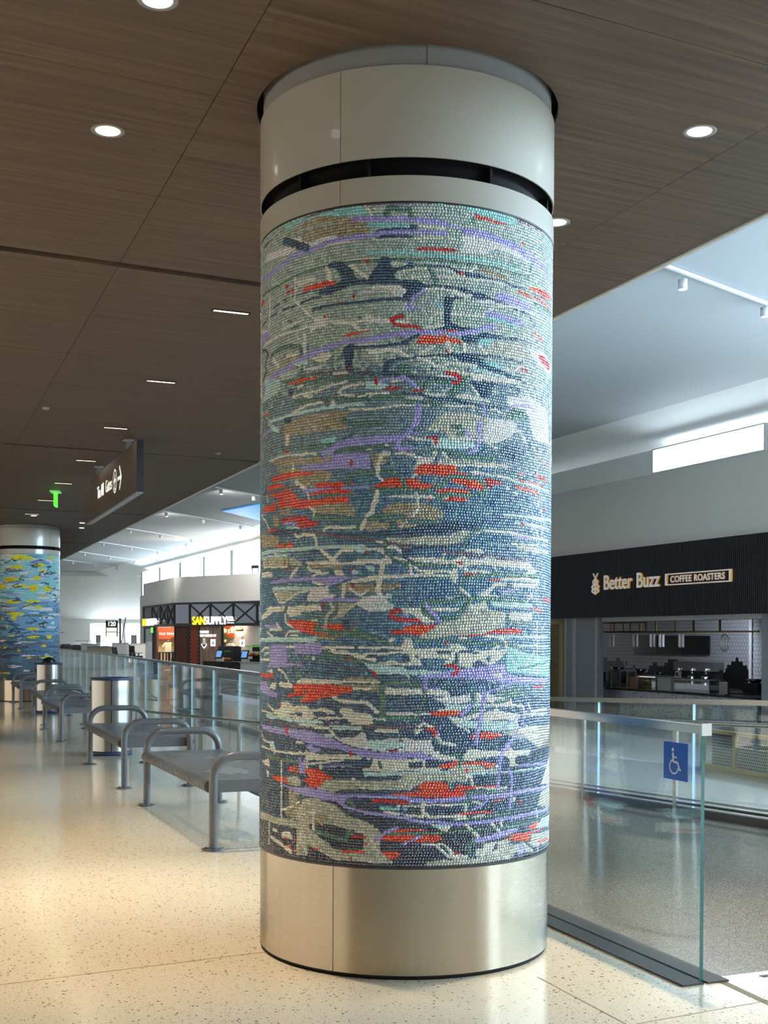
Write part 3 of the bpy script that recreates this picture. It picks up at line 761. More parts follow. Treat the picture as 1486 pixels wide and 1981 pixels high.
MOSAIC = '''Tp -626,3154 -556,3177 -441,3191 -354,3201 -323,3181 -274,3176 -236,3152 -177,3137 -153,3121 -159,3104 -190,3089 -298,3088 -318,3108 -390,3103 -489,3104 -502,3134 -556,3146
Vp -888,3184 -712,3182 -578,3200 -364,3216 -173,3221 -5,3222 -5,3205 -173,3208 -338,3203 -618,3193 -712,3178 -821,3168
Ap -626,3204 -364,3207 -289,3212 -191,3209 -151,3172 -323,3183 -418,3200 -542,3192 -594,3177
S12 -571,3163 -441,3156 -333,3158
Pp -556,3137 -505,3136 -502,3111 -453,3097 -364,3107 -318,3106 -308,3090 -396,3086 -441,3073 -458,3080 -528,3113
Pp -803,3130 -593,3106 -477,3111 -489,3104 -593,3074 -711,3086 -839,3104
Lp -260,3165 -151,3165 -5,3158 -5,3132 -173,3139 -236,3154
A18 -173,3127 -5,3120
Ap -177,3097 -133,3106 -133,3089
S18 -129,3179 -5,3171
G24 -94,3168 -90,3194 -42,3190 -5,3188
W13 -186,3205 -168,3190 -160,3172
N11 -133,3102 -85,3107 -5,3106
L18 -124,3095 -5,3094
N15 -133,3077 -85,3078 -5,3077
L22 -920,3038 -711,3032 -593,3048 -556,3061 -441,3064 -374,3074 -303,3080 -218,3085 -133,3087
N33 -617,3139 -549,3113 -470,3076
A15 -177,3015 -4,3011
W6 -364,3068 -218,3066 -5,3068
G12 -884,2967 -660,2960 -476,2978 -353,2979
W6 -274,2990 -190,2993 -128,2993
G12 -278,2982 -195,2982 -132,2982
G12 -80,2984 -4,2983
W10 -80,2963 -4,2966
Np -358,2989 -317,2996 -283,2991 -273,2973 -245,2957 -236,2939 -217,2911 -176,2912 -158,2928 -150,2945 -132,2961 -123,2986 -115,2995 -89,2995 -80,2980 -80,2954 -41,2949 -4,2955 -4,2940 -41,2941 -62,2928 -62,2907 -41,2898 -4,2889 -4,2872 -41,2877 -127,2884 -240,2888 -312,2870 -363,2863 -406,2870 -395,2890 -322,2901 -288,2914 -307,2951 -327,2969 -353,2973
Np -4,2876 -13,2872 -8,2829 -49,2823 -105,2827 -84,2816 -3,2814
W20 -149,2872 -71,2869 -23,2861
Pp -79,2858 -23,2866 -13,2851 -19,2834 -49,2828 -75,2839
P6 -217,2853 -79,2854
N7 -721,2870 -660,2883 -541,2889 -440,2890 -395,2890
N8 -882,2834 -744,2843 -616,2846 -514,2848 -452,2859 -389,2858
N13 -434,2810 -373,2815 -282,2814 -171,2815 -105,2821 -3,2819
Rp -616,2950 -588,2946 -585,2927 -608,2932
R12 -600,2914 -551,2914
W18 -247,2970 -213,2941 -178,2915
W20 -363,2972 -348,2948 -347,2918
W11 -541,2965 -541,2934 -544,2868 -514,2844 -475,2811 -434,2777
Wp -534,2946 -417,2946 -417,2933 -521,2921
Op -495,2902 -482,2913 -363,2920 -317,2916 -315,2900 -363,2898 -440,2895 -488,2893
Op -943,2944 -884,2952 -841,2941 -858,2922 -917,2928
P18 -758,2934 -770,2780
Pp -439,2774 -368,2781 -352,2757 -362,2732 -416,2727 -445,2713 -451,2732 -422,2749
W17 -352,2753 -297,2738 -235,2732 -189,2741 -171,2753 -127,2736 -79,2732 -40,2727
W17 -235,2723 -198,2695
W11 -641,2761 -513,2773
W12 -856,2734 -659,2742 -526,2740 -439,2743
G18 -561,2753 -520,2756
G13 -588,2787 -565,2782
Gp -223,2750 -198,2755 -198,2742
R15 -27,2746 -53,2749 -72,2736 -61,2717 -3,2708
Op -287,2678 -263,2689 -216,2694 -151,2692 -216,2685 -263,2676
Rp -188,2988 -172,2989 -172,2973 -185,2974
Rp -245,2923 -231,2923 -231,2912 -244,2913
R14 -235,2842 -232,2841
R13 -374,2772 -371,2771
Pp -915,2824 -757,2786 -835,2748
Lp -897,2796 -750,2785 -770,2762 -835,2739 -913,2743
W13 -171,2732 -3,2725
R15 -27,2746 -53,2749 -72,2736 -61,2717 -3,2708
Vp -27,3233 111,3226 112,3213 -27,3209
V12 111,3224 277,3219 507,3211 701,3207
Ap 107,3221 277,3217 369,3220 507,3211 507,3187 449,3179 287,3193 192,3215 116,3211
Pp 220,3094 287,3102 392,3098 450,3091 573,3074 681,3065 589,3042 482,3054 392,3063 328,3026 225,3021
Lp -26,3154 125,3150 156,3135 220,3128 312,3128 381,3117 488,3108 589,3091 715,3074 824,3058 916,3042 825,3031 682,3038 573,3061 481,3080 392,3089 312,3097 220,3103 220,3120 138,3123 -26,3137
A15 -26,3121 0,3122
L16 -26,3095 156,3096
Np 4,3122 30,3129 38,3107 0,3106
N6 -26,3107 17,3107
N11 -26,3077 13,3078
W10 38,3120 147,3113
W9 17,3069 193,3074
G20 -26,3188 -1,3188 4,3158
Gp 263,3172 287,3178 288,3154 265,3151
rp 277,3191 307,3185 391,3178 462,3176 391,3166 307,3172 280,3172
R12 39,3026 104,3028 195,3027
R15 550,3119 556,3110
A13 -26,3007 104,3003 221,2999 339,3002 515,2999
G11 -26,2983 104,2984 221,2978 288,2977 393,2980 451,2975 590,2984
G13 623,3051 602,3014
G11 582,2987 590,2962
W9 -25,2937 74,2946 175,2940 212,2921
N9 -25,2949 5,2964 22,2958 157,2959 189,2949 207,2940
Np -8,2966 5,2975 22,2958 13,2945 -8,2945
rp 205,2944 231,2942 235,2932 210,2932
N18 240,2935 303,2936
N10 303,2932 428,2929 489,2923 575,2927
W13 259,2948 288,2973
Tp 293,2969 339,2973 451,2955 458,2935 355,2939
W9 5,2908 83,2915 203,2916 319,2921 452,2920
W10 52,2862 167,2866
Np -25,2898 35,2900 61,2882 126,2880 222,2879 250,2869 319,2864 383,2847 388,2844 289,2848 194,2827 181,2820 171,2823 222,2845 231,2854 217,2866 127,2872 57,2869 52,2856 27,2817 -25,2814
G18 82,2947 100,2917 113,2880
P24 -25,2853 -21,2853
N31 162,2823 161,2732
N11 158,2818 203,2837 289,2848 383,2845
Np 105,2699 141,2718 167,2737 186,2726 223,2716 300,2713 242,2696 105,2691 62,2689
W15 180,2863 213,2846 265,2849
L15 59,2856 18,2825 -3,2791
L12 -12,2785 36,2781
Ap 105,2806 140,2811 140,2783
W13 92,2729 90,2746 118,2766 140,2770
W10 179,2767 320,2769
Lp 372,2859 410,2882 483,2878 592,2868 645,2839 576,2829 484,2838 394,2849
N8 394,2845 484,2829 592,2824 645,2781
P15 299,2832 377,2834
W10 351,2791 394,2823 503,2837
W8 503,2837 685,2830
Lp 330,2783 367,2797 484,2794 593,2779 518,2765 423,2771 340,2772
A11 330,2770 453,2762 518,2756
Op 591,2940 673,2954 827,2971 901,2958 744,2922 634,2923
O12 516,2908 608,2903
O12 634,2909 829,2902
G15 635,2878 885,2892
N7 625,2925 883,2925
R15 -24,2710 27,2708 45,2697
W13 71,2707 141,2716
N11 320,2682 453,2696 518,2702 593,2703
Np 223,2681 290,2686 341,2707 384,2699 453,2701 453,2694 320,2682 300,2671 295,2658 251,2649 223,2660
L21 -24,2682 84,2686 223,2690 290,2701 330,2727 384,2732
O5 136,2692 209,2697
Op 28,2637 40,2659 58,2674 181,2672 223,2655 266,2648 150,2646 106,2637
R12 646,2754 734,2736
Ap 295,2671 384,2686 387,2656 310,2647
N16 -24,2641 6,2658 40,2672
Tp -649,2646 -506,2631 -512,2574 -614,2582
W12 -599,2637 -526,2638
G22 -743,2669 -668,2682 -591,2681 -513,2667 -496,2634 -506,2609
G15 -500,2599 -493,2562 -519,2540
N15 -881,2722 -799,2704 -784,2682 -824,2644 -806,2608 -878,2585
R11 -611,2652 -611,2647
W20 -719,2646 -667,2609
P20 -481,2711 -478,2631
L11 -909,2554 -667,2582 -539,2601
L22 -878,2543 -708,2566 -598,2588 -506,2613 -416,2631 -336,2643 -272,2658 -193,2654 -126,2666 -3,2681
Wp -450,2609 -388,2621 -328,2614 -362,2585 -405,2586
Np -286,2621 -267,2645 -230,2642 -230,2612 -239,2569 -234,2534 -215,2520 -253,2525 -272,2542 -272,2589
N12 -230,2629 -126,2627 -3,2640
W18 -170,2612 -131,2606 -87,2615 -48,2608 -9,2584
W11 -131,2606 -133,2570
Wp -225,2637 -198,2644 -135,2645 -135,2634 -216,2635
Gp -52,2548 -26,2557 -2,2548 -2,2518 -39,2518
V13 -506,2538 -416,2539 -341,2535 -310,2519 -170,2526
N22 -95,2528 -95,2553 -69,2566
N13 -82,2562 -39,2574 -2,2576
N11 -234,2521 -126,2518 -39,2510 -2,2501
Np -113,2528 -48,2520 -17,2501 -108,2502
mp -854,2580 -658,2553 -653,2502 -768,2485 -908,2483 -814,2535
P11 -480,2565 -388,2562
W10 -325,2529 -262,2528
m15 -539,2596 -468,2594
m13 -649,2565 -532,2559
Gp -648,2538 -506,2538 -336,2513 -197,2511 -188,2489 -286,2495 -361,2498 -438,2493 -512,2499 -614,2527
Op -606,2517 -506,2529 -410,2527 -413,2517 -506,2511
N33 -571,2480 -562,2479
G17 -456,2513 -512,2472 -560,2452
W11 -560,2456 -493,2465 -415,2464 -330,2482 -262,2493
W11 -486,2455 -432,2440
W13 -519,2495 -493,2500
W13 -192,2476 -243,2475 -291,2465 -300,2449 -281,2436 -233,2433
Gp -590,2425 -539,2444 -415,2438 -310,2432 -233,2422 -206,2442 -82,2433 -2,2437 -2,2407 -125,2408 -262,2411 -415,2425 -525,2416
mp -181,2488 -126,2488 -82,2467 -108,2451 -181,2454
R13 -137,2499 -135,2475
Rp -677,2570 -662,2567 -662,2556 -677,2558
Rp -260,2552 -246,2550 -246,2537 -260,2539
Rp -108,2451 -73,2463 -15,2456 -69,2444
W11 -210,2425 -170,2434 -82,2437
mp -174,2425 -147,2424 -165,2412
L13 -126,2488 -26,2497 -2,2484
W7 -73,2482 -26,2485
N10 -26,2433 -2,2432
mp -774,2389 -589,2389 -461,2395 -310,2397 -215,2404 -179,2402 -187,2387 -261,2385 -415,2381 -538,2377 -753,2372
W11 -552,2393 -461,2412 -382,2417
W11 -254,2374 -147,2371 -69,2381 -1,2387
W15 -328,2415 -327,2403
Tp -621,2348 -552,2361 -415,2372 -257,2370 -266,2346 -261,2294 -392,2293 -524,2293 -566,2296 -574,2261 -613,2266 -621,2321
W22 -593,2295 -593,2263
G20 -280,2332 -238,2314 -99,2311
Np -617,2377 -563,2372 -559,2351 -613,2349
Op -813,2426 -770,2420 -770,2407 -813,2413
R11 -637,2337 -637,2330
mp -767,2374 -666,2345 -656,2317 -729,2336
L9 -905,2331 -729,2341
Ap -392,2256 -360,2266 -309,2267 -319,2237 -371,2219 -392,2234
G20 -629,2245 -414,2231 -334,2234
Rp -608,2238 -589,2238 -581,2215 -608,2218
R11 -749,2245 -741,2244
W11 -765,2207 -629,2213 -414,2203
Tp -740,2200 -612,2202 -392,2190 -365,2162 -472,2162 -655,2167
Tp -705,2163 -537,2154 -349,2124 -344,2099 -436,2083 -537,2101
W13 -551,2173 -551,2142
Lp -392,2212 -329,2225 -295,2249 -214,2261 -125,2262 -38,2265 -1,2282 -1,2261 -38,2235 -125,2228 -261,2220 -314,2215 -329,2194 -164,2192 -160,2173 -155,2125 -360,2131 -472,2133 -517,2152 -437,2163 -365,2160 -381,2189
K11 -280,2252 -233,2273
Tp -360,2192 -334,2190 -334,2155 -349,2159
Ap -360,2203 -337,2201 -337,2193 -360,2194
G15 -309,2206 -214,2210 -81,2218
L18 -25,2257 -51,2210 -1,2205
Wp -100,2227 -72,2229 -90,2212
W8 -169,2204 -151,2204
Tp -160,2186 -116,2191 -89,2180 -94,2146 -146,2130
W18 -81,2186 -111,2185 -124,2151 -128,2120
W11 -55,2186 -1,2186
R12 -242,2160 -240,2144
G20 -246,2094 -232,2107 -146,2110 -59,2111 -28,2089 -15,2055
W15 -128,2095 -106,2073
gp 384,2678 540,2681 594,2623 519,2610 424,2622 352,2617 357,2653
Wp 36,2596 80,2631 123,2633 62,2598
W18 163,2648 177,2606
W20 235,2644 237,2619
Rp 148,2619 164,2618 168,2605 155,2606
W16 305,2647 341,2618
W9 -24,2589 37,2579 124,2583
Np -24,2578 45,2587 106,2595 173,2603 266,2610 368,2613 454,2614 563,2613 555,2603 424,2605 321,2603 291,2598 357,2579 396,2562 486,2543 556,2545 541,2529 425,2530 342,2551 291,2567 223,2574 186,2589 106,2587 41,2579 -24,2574
W14 41,2576 80,2567 111,2546 142,2546 159,2562 205,2564 291,2561
W13 142,2546 164,2534 224,2527 271,2522
mp 262,2552 321,2549 443,2537 455,2526 369,2532 281,2536
Ap 321,2586 396,2584 442,2572 430,2562 358,2566
Wp 267,2526 332,2532 396,2527 455,2530 541,2529 542,2511 431,2509 353,2504 281,2502
W9 436,2563 506,2568 527,2583
Gp -23,2522 33,2514 80,2504 -23,2505
W9 120,2508 182,2508
N12 -23,2501 85,2498 182,2495
Gp -23,2441 41,2476 107,2495 182,2494 215,2488 243,2516 267,2518 252,2490 215,2444 169,2416 151,2419 196,2478 107,2478 42,2441
R16 160,2521 201,2519 217,2503 205,2486 189,2485
Np 252,2495 353,2500 431,2496 369,2484 353,2439 322,2431 282,2471
N8 353,2496 542,2489
N9 541,2529 596,2520
W12 272,2475 302,2438
L15 -23,2499 20,2471 46,2442
Rp -2,2441 29,2449 81,2447 46,2438
Wp 55,2435 81,2438 165,2435 169,2427 63,2425
Wp 187,2426 220,2440 292,2437 332,2428 359,2426 359,2413 292,2418 224,2421
m10 165,2458 165,2453
N10 -23,2432 42,2429 107,2413 197,2413 243,2399 322,2397 426,2396
Gp -23,2407 63,2399 151,2402 142,2384 63,2382 -23,2390
W8 -23,2385 85,2384
W11 -10,2415 55,2412
W10 147,2386 282,2392
W11 364,2388 397,2387 426,2375
L31 40,2377 38,2339 29,2313
L16 29,2313 4,2278 -22,2252
L10 4,2270 42,2270
gp 68,2279 107,2319 147,2363 244,2364 359,2348 398,2334 387,2280 293,2260 170,2252 143,2281
Pp 338,2350 488,2353 522,2339 489,2291 398,2246 323,2249 344,2298
G17 183,2303 225,2301 242,2282 216,2272 207,2271
L15 244,2287 271,2258
W11 170,2252 263,2253 344,2250 399,2225
mp 60,2255 170,2250 288,2240 288,2224 244,2213 112,2207 95,2228
L24 312,2326 305,2291
L16 313,2292 313,2248 293,2216 240,2182
L12 330,2406 335,2363
R14 81,2254 112,2254 114,2229
W11 -1,2257 34,2244 64,2245
Gp 30,2197 86,2206 189,2201 198,2193 293,2190 399,2194 388,2175 269,2171 152,2187
L9 -22,2207 38,2206
W14 -22,2190 17,2180 43,2165 104,2168 112,2192
Wp 34,2175 108,2166 95,2146 43,2145
W12 143,2193 166,2166
g18 130,2156 245,2161 371,2157 458,2155
W10 122,2144 226,2143 393,2150
W13 43,2145 26,2120
Op 22,2102 26,2115 43,2141 122,2145 198,2141 214,2125 189,2115 245,2113 255,2105 198,2100 166,2093 109,2100 43,2098
W13 17,2089 32,2102
R10 684,2225 790,2193
R11 541,2583 587,2577
Pp 594,2672 722,2693 899,2642 838,2611 688,2622
Rp 677,2666 763,2674 863,2654 838,2625 723,2638
Wp 264,2119 294,2127 314,2113 294,2105
Pp 456,2455 596,2466 802,2446 850,2295 643,2288 597,2394 456,2420
Gp 444,2379 488,2406 581,2410 565,2367 456,2358
L10 444,2383 501,2421 597,2430 650,2416
Kp 416,2231 509,2258 599,2224 524,2179 428,2188
P13 489,2309 536,2315 574,2279
G13 625,2222 731,2204
Tp -537,2119 -437,2129 -329,2121 -339,2091 -414,2056 -484,2075
Wp -544,2107 -510,2090 -460,2062 -484,2053 -537,2084
Op -739,2118 -705,2132 -573,2139 -491,2134 -414,2121 -485,2113 -580,2110 -705,2107
Op -419,2059 -414,2074 -339,2078 -274,2077 -275,2055 -339,2058 -386,2055
Op -258,2065 -246,2076 -218,2061
G22 -265,2061 -246,2099 -214,2111 -124,2111 -50,2107
W18 -128,2121 -128,2113
W16 -128,2096 -106,2074
Op -148,2057 -106,2069 -98,2084 -33,2086 -15,2041 -89,2045 -128,2048
Op -20,2086 0,2088 0,2047
G19 -37,2099 -24,2073 -7,2043
Op -801,2078 -765,2097 -664,2097 -596,2078 -612,2070 -704,2072
Op -764,2056 -704,2063 -573,2062 -537,2039 -503,2014 -413,2012 -255,2014 -254,1993 -308,1989 -413,1977 -472,1974 -558,1978 -565,1983 -664,1989 -669,2019 -664,2032
V12 -900,2070 -704,2072 -510,2072
W11 -793,2059 -778,2029
W11 -460,2046 -454,2015
Op -847,2003 -793,2012 -726,2006 -726,2020 -688,2020 -688,1977 -847,1985
L11 -484,2050 -329,2051 -213,2048 -146,2049
Op -454,2037 -436,2040 -339,2047 -279,2042 -223,2036 -260,2026 -359,2029 -448,2030
r18 -324,2060 -294,2045
G11 -436,2025 -294,2023
Tp -436,1978 -359,1987 -246,1991 -222,1960 -227,1930 -308,1941 -413,1948
Tp -654,1981 -580,1980 -543,1954 -654,1954
Tp -720,1964 -664,1959 -654,1908 -714,1913
G11 -683,2025 -664,1973 -636,1902
G9 -572,1983 -558,1955
G19 -155,2040 -80,2037 0,2037
W11 -448,1979 -419,1960 -430,1938
W22 -128,2029 -132,1997 -145,1980 -150,1949 -172,1928
Tp -119,1945 -84,1974 -45,1984 0,1983 1,1940 -58,1936
W10 -80,2009 0,2009
Tp -185,1898 -145,1911 -71,1901 -79,1875 -154,1863 -185,1877
Tp -49,1914 1,1910 1,1880 -49,1880
Gp -471,1928 -413,1940 -308,1937 -236,1926 -185,1920 -132,1941 -80,1936 1,1923 1,1910 -80,1914 -190,1909 -308,1911 -436,1921
G20 -67,1923 -66,1875
W20 -179,1909 -197,1879
W11 -28,1888 -6,1905
W13 -380,1868 -359,1887 -328,1887 -222,1884
G13 -213,1893 -213,1877
Rp -636,1921 -636,1941 -536,1947 -459,1940 -465,1927 -380,1907 -447,1891 -516,1895 -523,1906 -611,1912
L12 -611,1919 -529,1914
Np -763,1884 -654,1899 -516,1890 -413,1871 -308,1863 -145,1859 -71,1867 1,1875 1,1841 -123,1846 -308,1850 -471,1865 -611,1864 -703,1873
m10 -595,1900 -509,1893
O11 -792,1899 -683,1896
W8 -898,1980 -808,1944 -763,1907
V15 -447,1873 -259,1844 -145,1829 -57,1815 1,1802
W14 -536,1867 -516,1854 -484,1864 -430,1861 -413,1845 -410,1814
Tp -897,1895 -673,1868 -663,1822 -896,1828
O20 -663,1825 -557,1823
G11 -619,1856 -610,1815
m17 -895,1805 -653,1803 -471,1805 -307,1806 -185,1803
mp -235,1800 -185,1799 -185,1773 -212,1782
m13 -895,1783 -586,1781
W15 -390,1800 -358,1773 -327,1754 -288,1788 -268,1792 -235,1789
W14 -180,1792 -101,1792
Wp -136,1788 -101,1787 -96,1768
gp -92,1841 1,1837 1,1819 -36,1815 -88,1824
W11 -129,1824 -105,1822
Np -27,1772 1,1798 2,1746 -18,1755
W15 -92,1800 -49,1798 -29,1778
gp -867,1779 -586,1773 -535,1766 -489,1742 -483,1733 -610,1733 -866,1741
Wp -477,1748 -358,1748 -307,1754 -288,1738 -231,1743 -212,1754 -105,1751 -96,1768 -74,1759 -66,1742 -70,1731 -122,1729 -283,1731 -358,1731 -452,1734
G15 -97,1841 -96,1798 -79,1772 -57,1746 2,1733
W11 -53,1757 2,1740
R15 -172,1777 -170,1777
R16 -237,1711 -237,1709
R14 -610,1751 -610,1745
R11 -600,1719 -553,1720
G11 -583,1773 -578,1718
G10 -776,1774 -776,1727
G12 -894,1729 -535,1728 -471,1726
W8 -844,1738 -594,1730
T15 -447,1729 -283,1720
Pp -894,1717 -724,1715 -718,1690 -893,1695
W15 -522,1721 -571,1682
W15 -458,1721 -435,1707 -395,1706
Wp -317,1710 -283,1710 -268,1681 -317,1688
mp -235,1709 -212,1704 -207,1689 -240,1691
mp -185,1723 -138,1723 -138,1699 -158,1699
Tp -312,1636 -277,1648 -144,1652 -131,1617 -175,1608 -211,1604 -282,1622
Tp -118,1647 -26,1651 -31,1638 -100,1613
Wp -435,1665 -347,1667 -342,1650 -390,1642 -435,1656
W11 -429,1684 -401,1695 -350,1698
Wp -297,1644 -230,1670 -122,1686 -57,1686 2,1688 2,1675 -96,1669 -131,1660 -258,1653
W23 -105,1725 -113,1682 -126,1621 -115,1604
Lp -761,1666 -653,1680 -470,1683 -358,1680 -337,1684 -189,1680 -258,1670 -297,1653 -347,1641 -412,1664 -535,1667 -702,1659
R15 -235,1641 -235,1637
gp -691,1627 -515,1624 -521,1609 -585,1588 -643,1584
m17 -712,1639 -412,1633
W11 -701,1625 -652,1580 -617,1575 -508,1618 -446,1625
Pp -464,1581 -452,1612 -412,1638 -347,1641 -347,1610 -307,1605 -312,1599 -357,1584 -411,1576
W17 -273,1644 -280,1592
W12 -249,1631 -211,1604 -193,1604
W11 -184,1609 -166,1624
Pp -225,1565 -193,1596 -131,1600 -87,1600 -82,1574 -56,1565 -61,1548 -95,1533 -166,1535 -188,1548
L15 -379,1582 -307,1583 -207,1585
m11 -179,1559 -61,1561
mp -96,1608 -69,1610 -61,1589 -87,1589
W11 17,2090 32,2101
Op -21,2086 43,2082 48,2065 122,2058 100,2044 57,2031 13,2034 -4,2056 -21,2082
Op 178,2081 208,2089 264,2089 324,2084 335,2046 245,2052 245,2062 180,2075
Rp 153,2102 171,2102 167,2085 153,2082
O14 122,2035 171,2038 260,2036
Op 72,2001 100,2003 105,1995 74,1994
Op 147,2002 176,2010 255,2013 246,1995 154,1992
W12 -21,2010 57,2008 109,2009 171,2009
G17 -21,2073 -4,2034 65,2029 122,2049 171,2094 226,2098 294,2091 335,2076 343,2033 265,2020 153,2020 122,2021
G17 113,2014 140,1998 142,1976
Tp -21,1983 65,1983 122,1963 147,1946 147,1921 110,1913 23,1916 -21,1923
W13 35,2022 39,1996
W15 39,1996 37,1953 18,1927
W12 -3,1905 -20,1892
Np -20,1875 66,1893 154,1908 295,1911 315,1896 275,1881 177,1865 172,1854 88,1850 23,1841 -20,1841
Tp -21,1903 57,1893 -20,1875
G15 -21,1918 44,1906 136,1905
gp -20,1837 88,1848 172,1852 218,1871 271,1875 247,1846 219,1814 146,1808 -20,1813
N11 -11,1781 23,1798 155,1804 228,1819
Np -20,1781 2,1794 6,1763 -20,1750
V15 -20,1794 6,1798
W11 295,1863 326,1875
P13 326,1875 460,1877 603,1864 840,1863
G15 331,1879 295,1878 261,1846 242,1815 210,1762 168,1740
Lp 486,1861 648,1867 604,1851 486,1852
g22 527,1814 842,1811
Wp 233,1789 257,1798 316,1800 342,1784 296,1784
V15 146,1782 228,1776 347,1771 461,1762 605,1756
Wp 2,1759 155,1757 164,1744 210,1762 247,1768 257,1755 385,1755 613,1756 670,1723 660,1699 589,1701 605,1724 462,1725 385,1733 267,1729 173,1731 19,1742
W11 155,1774 146,1757
W9 337,1764 391,1764
m13 441,1951 602,1950 971,1964
m11 505,1920 865,1917
Rp 548,1924 570,1926 570,1913 548,1912
R11 538,2133 568,2129
R10 524,2104 746,2096
Op 504,2080 697,2072 697,2056 518,2066
Rp 654,2145 746,2142 856,2128 696,2122
Rp 335,2098 428,2087 423,2076 377,2070 361,2052 345,2064
W11 274,2116 324,2115 458,2107 517,2095
m11 517,2095 747,2087 858,2085
Wp 497,2049 525,2055 525,2035
W18 458,2063 461,2063
W5 734,2058 737,1869
W9 683,1906 695,1870
P5 352,1827 461,1826 841,1844
R8 722,2006 805,1995
G16 -20,1735 45,1729 133,1722 210,1721
Rp 200,1740 219,1745 238,1733 210,1734
W14 10,1725 13,1695
W12 28,1721 45,1701 169,1701
W14 -19,1682 67,1684 192,1684
Wp 169,1709 210,1710 215,1684 201,1649 210,1645 192,1654 178,1688
W12 219,1728 248,1705 358,1705 364,1692
W12 247,1728 252,1707
W12 385,1728 397,1711
Op 215,1689 257,1696 364,1692 297,1687
W15 438,1679 606,1679 704,1678
G18 248,1676 327,1685 403,1694 528,1694 681,1700
Op 353,1668 386,1676 432,1675 426,1664 375,1666
G15 243,1676 224,1645 211,1593
Pp 488,1661 704,1665 651,1644 501,1644
G15 462,1665 488,1643
Wp 302,1603 375,1649 380,1660 462,1660 462,1647 392,1643 359,1609
W11 328,1599 409,1601
L11 420,1621 522,1633
W15 224,1632 263,1603
W12 -19,1548 50,1542
W15 89,1545 211,1545
Wp 258,1550 268,1581 277,1581 277,1564 343,1582 349,1556 360,1547
G18 68,1570 111,1579 211,1580 248,1592 392,1592 607,1575
G17 68,1570 63,1535 90,1514 134,1501
G17 268,1585 230,1550 202,1515 165,1502
L15 78,1559 107,1527 134,1501
m19 381,1570 634,1569
P9 169,1593 192,1593
R12 643,1557 744,1546
rp 742,1606 879,1608 927,1583 772,1593
W10 598,1584 642,1617
Wp -789,1559 -609,1562 -609,1539 -723,1532 -804,1510 -890,1502 -890,1521 -789,1542
Wp -585,1557 -389,1565 -378,1537 -501,1534 -495,1520 -570,1512 -593,1530
W13 -605,1530 -601,1489 -555,1471
G13 -593,1575 -601,1530
Gp -482,1529 -400,1510 -389,1502 -440,1504 -482,1516
gp -297,1571 -207,1571 -239,1545 -282,1510 -347,1501 -306,1528
Op -593,1498 -501,1500 -400,1491 -411,1458 -400,1449 -326,1436 -411,1435 -463,1442 -548,1467
W7 -434,1500 -389,1497
Op -384,1475 -347,1484 -282,1484 -267,1453 -346,1453 -389,1466
G22 -357,1563 -384,1510 -411,1458 -357,1453 -267,1440
G15 -307,1571 -311,1528 -347,1501 -336,1497
g16 -337,1567 -321,1549 -357,1515 -365,1466
Rp -411,1541 -373,1548 -373,1539
R13 -377,1568 -374,1566
Op -246,1484 -216,1482 -243,1477
Op -246,1469 -211,1470 -243,1464
Np -287,1501 -248,1497 -248,1458 -267,1458
Gp -267,1449 -211,1479 -165,1441 -99,1419 -34,1394 -43,1389 -143,1410 -248,1432
Tp -434,1433 -277,1431 -326,1416 -400,1418
Wp -157,1447 -119,1448 -134,1437 -150,1438
W9 -101,1433 -95,1433
Wp -86,1419 -64,1428 -49,1424 -64,1406
m20 -905,1414 -416,1416
L15 -821,1475 -670,1472
W11 -747,1458 -634,1460
W11 -680,1486 -634,1458
W11 -600,1431 -577,1449 -507,1453
R11 -618,1453 -618,1449
W10 -788,1449 -722,1430
W8 -562,1433 -514,1433
Lp -746,1391 -592,1394 -590,1313 -481,1311 -481,1304 -584,1300 -699,1288 -786,1286 -746,1315
Lp -537,1399 -383,1402 -378,1356 -537,1352
W12 -592,1383 -541,1384
W12 -378,1383 -229,1383
W12 -206,1383 3,1384
Wp -30,1394 -21,1402 3,1402 3,1392
W11 -888,1359 -820,1379 -759,1379
W11 -829,1341 -820,1353 -759,1354
W11 -923,1321 -752,1325
Wp -357,1370 -257,1373 -248,1362 -210,1362 -192,1345 -129,1341 -129,1324 -210,1336 -243,1353 -311,1357
W12 -197,1347 -174,1358 -77,1361 3,1370
Gp -388,1339 -367,1365 -276,1344 -229,1336 -183,1336 -121,1320 -210,1323 -281,1327
Wp -436,1345 -416,1345 -416,1324 -433,1325
Rp -267,1340 -255,1349 -245,1340 -255,1325
Wp -129,1322 -90,1326 -81,1333 -51,1333 -38,1322 4,1318 4,1310 -121,1313
mp -187,1321 -121,1317 -77,1309 -21,1305 4,1290 4,1277 -120,1272 -142,1280
R13 -143,1285 -134,1268
G26 -513,1274 -519,1247
O17 -886,1255 -715,1253
O11 -794,1248 -794,1215
Pp -786,1276 -721,1283 -715,1260
Lp -945,1224 -802,1229 -745,1189 -668,1179 -678,1160 -801,1168 -920,1182
Wp -758,1198 -721,1223 -683,1224 -688,1196
W12 -660,1284 -616,1272 -569,1228
W22 -641,1220 -554,1215
Tp -286,1252 -233,1260 -142,1259 -111,1246 -257,1244
Tp -315,1230 -116,1233 -118,1198 -228,1210
Wp -533,1229 -500,1248 -383,1250 -210,1245 -107,1246 -116,1237 -257,1238 -330,1230 -468,1228
W12 -228,1214 -156,1213
Op -554,1215 -547,1223 -346,1229 -238,1220 -231,1197 -285,1191 -295,1182 -388,1166 -432,1152 -506,1147 -487,1163 -487,1177 -591,1164 -583,1177 -506,1194 -547,1197
G9 -471,1190 -480,1172 -519,1157
G26 -104,1099 -102,1168 -105,1220
G19 -103,1225 -76,1238 4,1238
G19 -98,1095 5,1091
Wp -94,1207 -89,1225 -59,1216 4,1215 4,1189 -94,1190
Lp -410,1152 -377,1160 -393,1140
W16 -320,1175 -295,1160 -169,1156 -124,1116
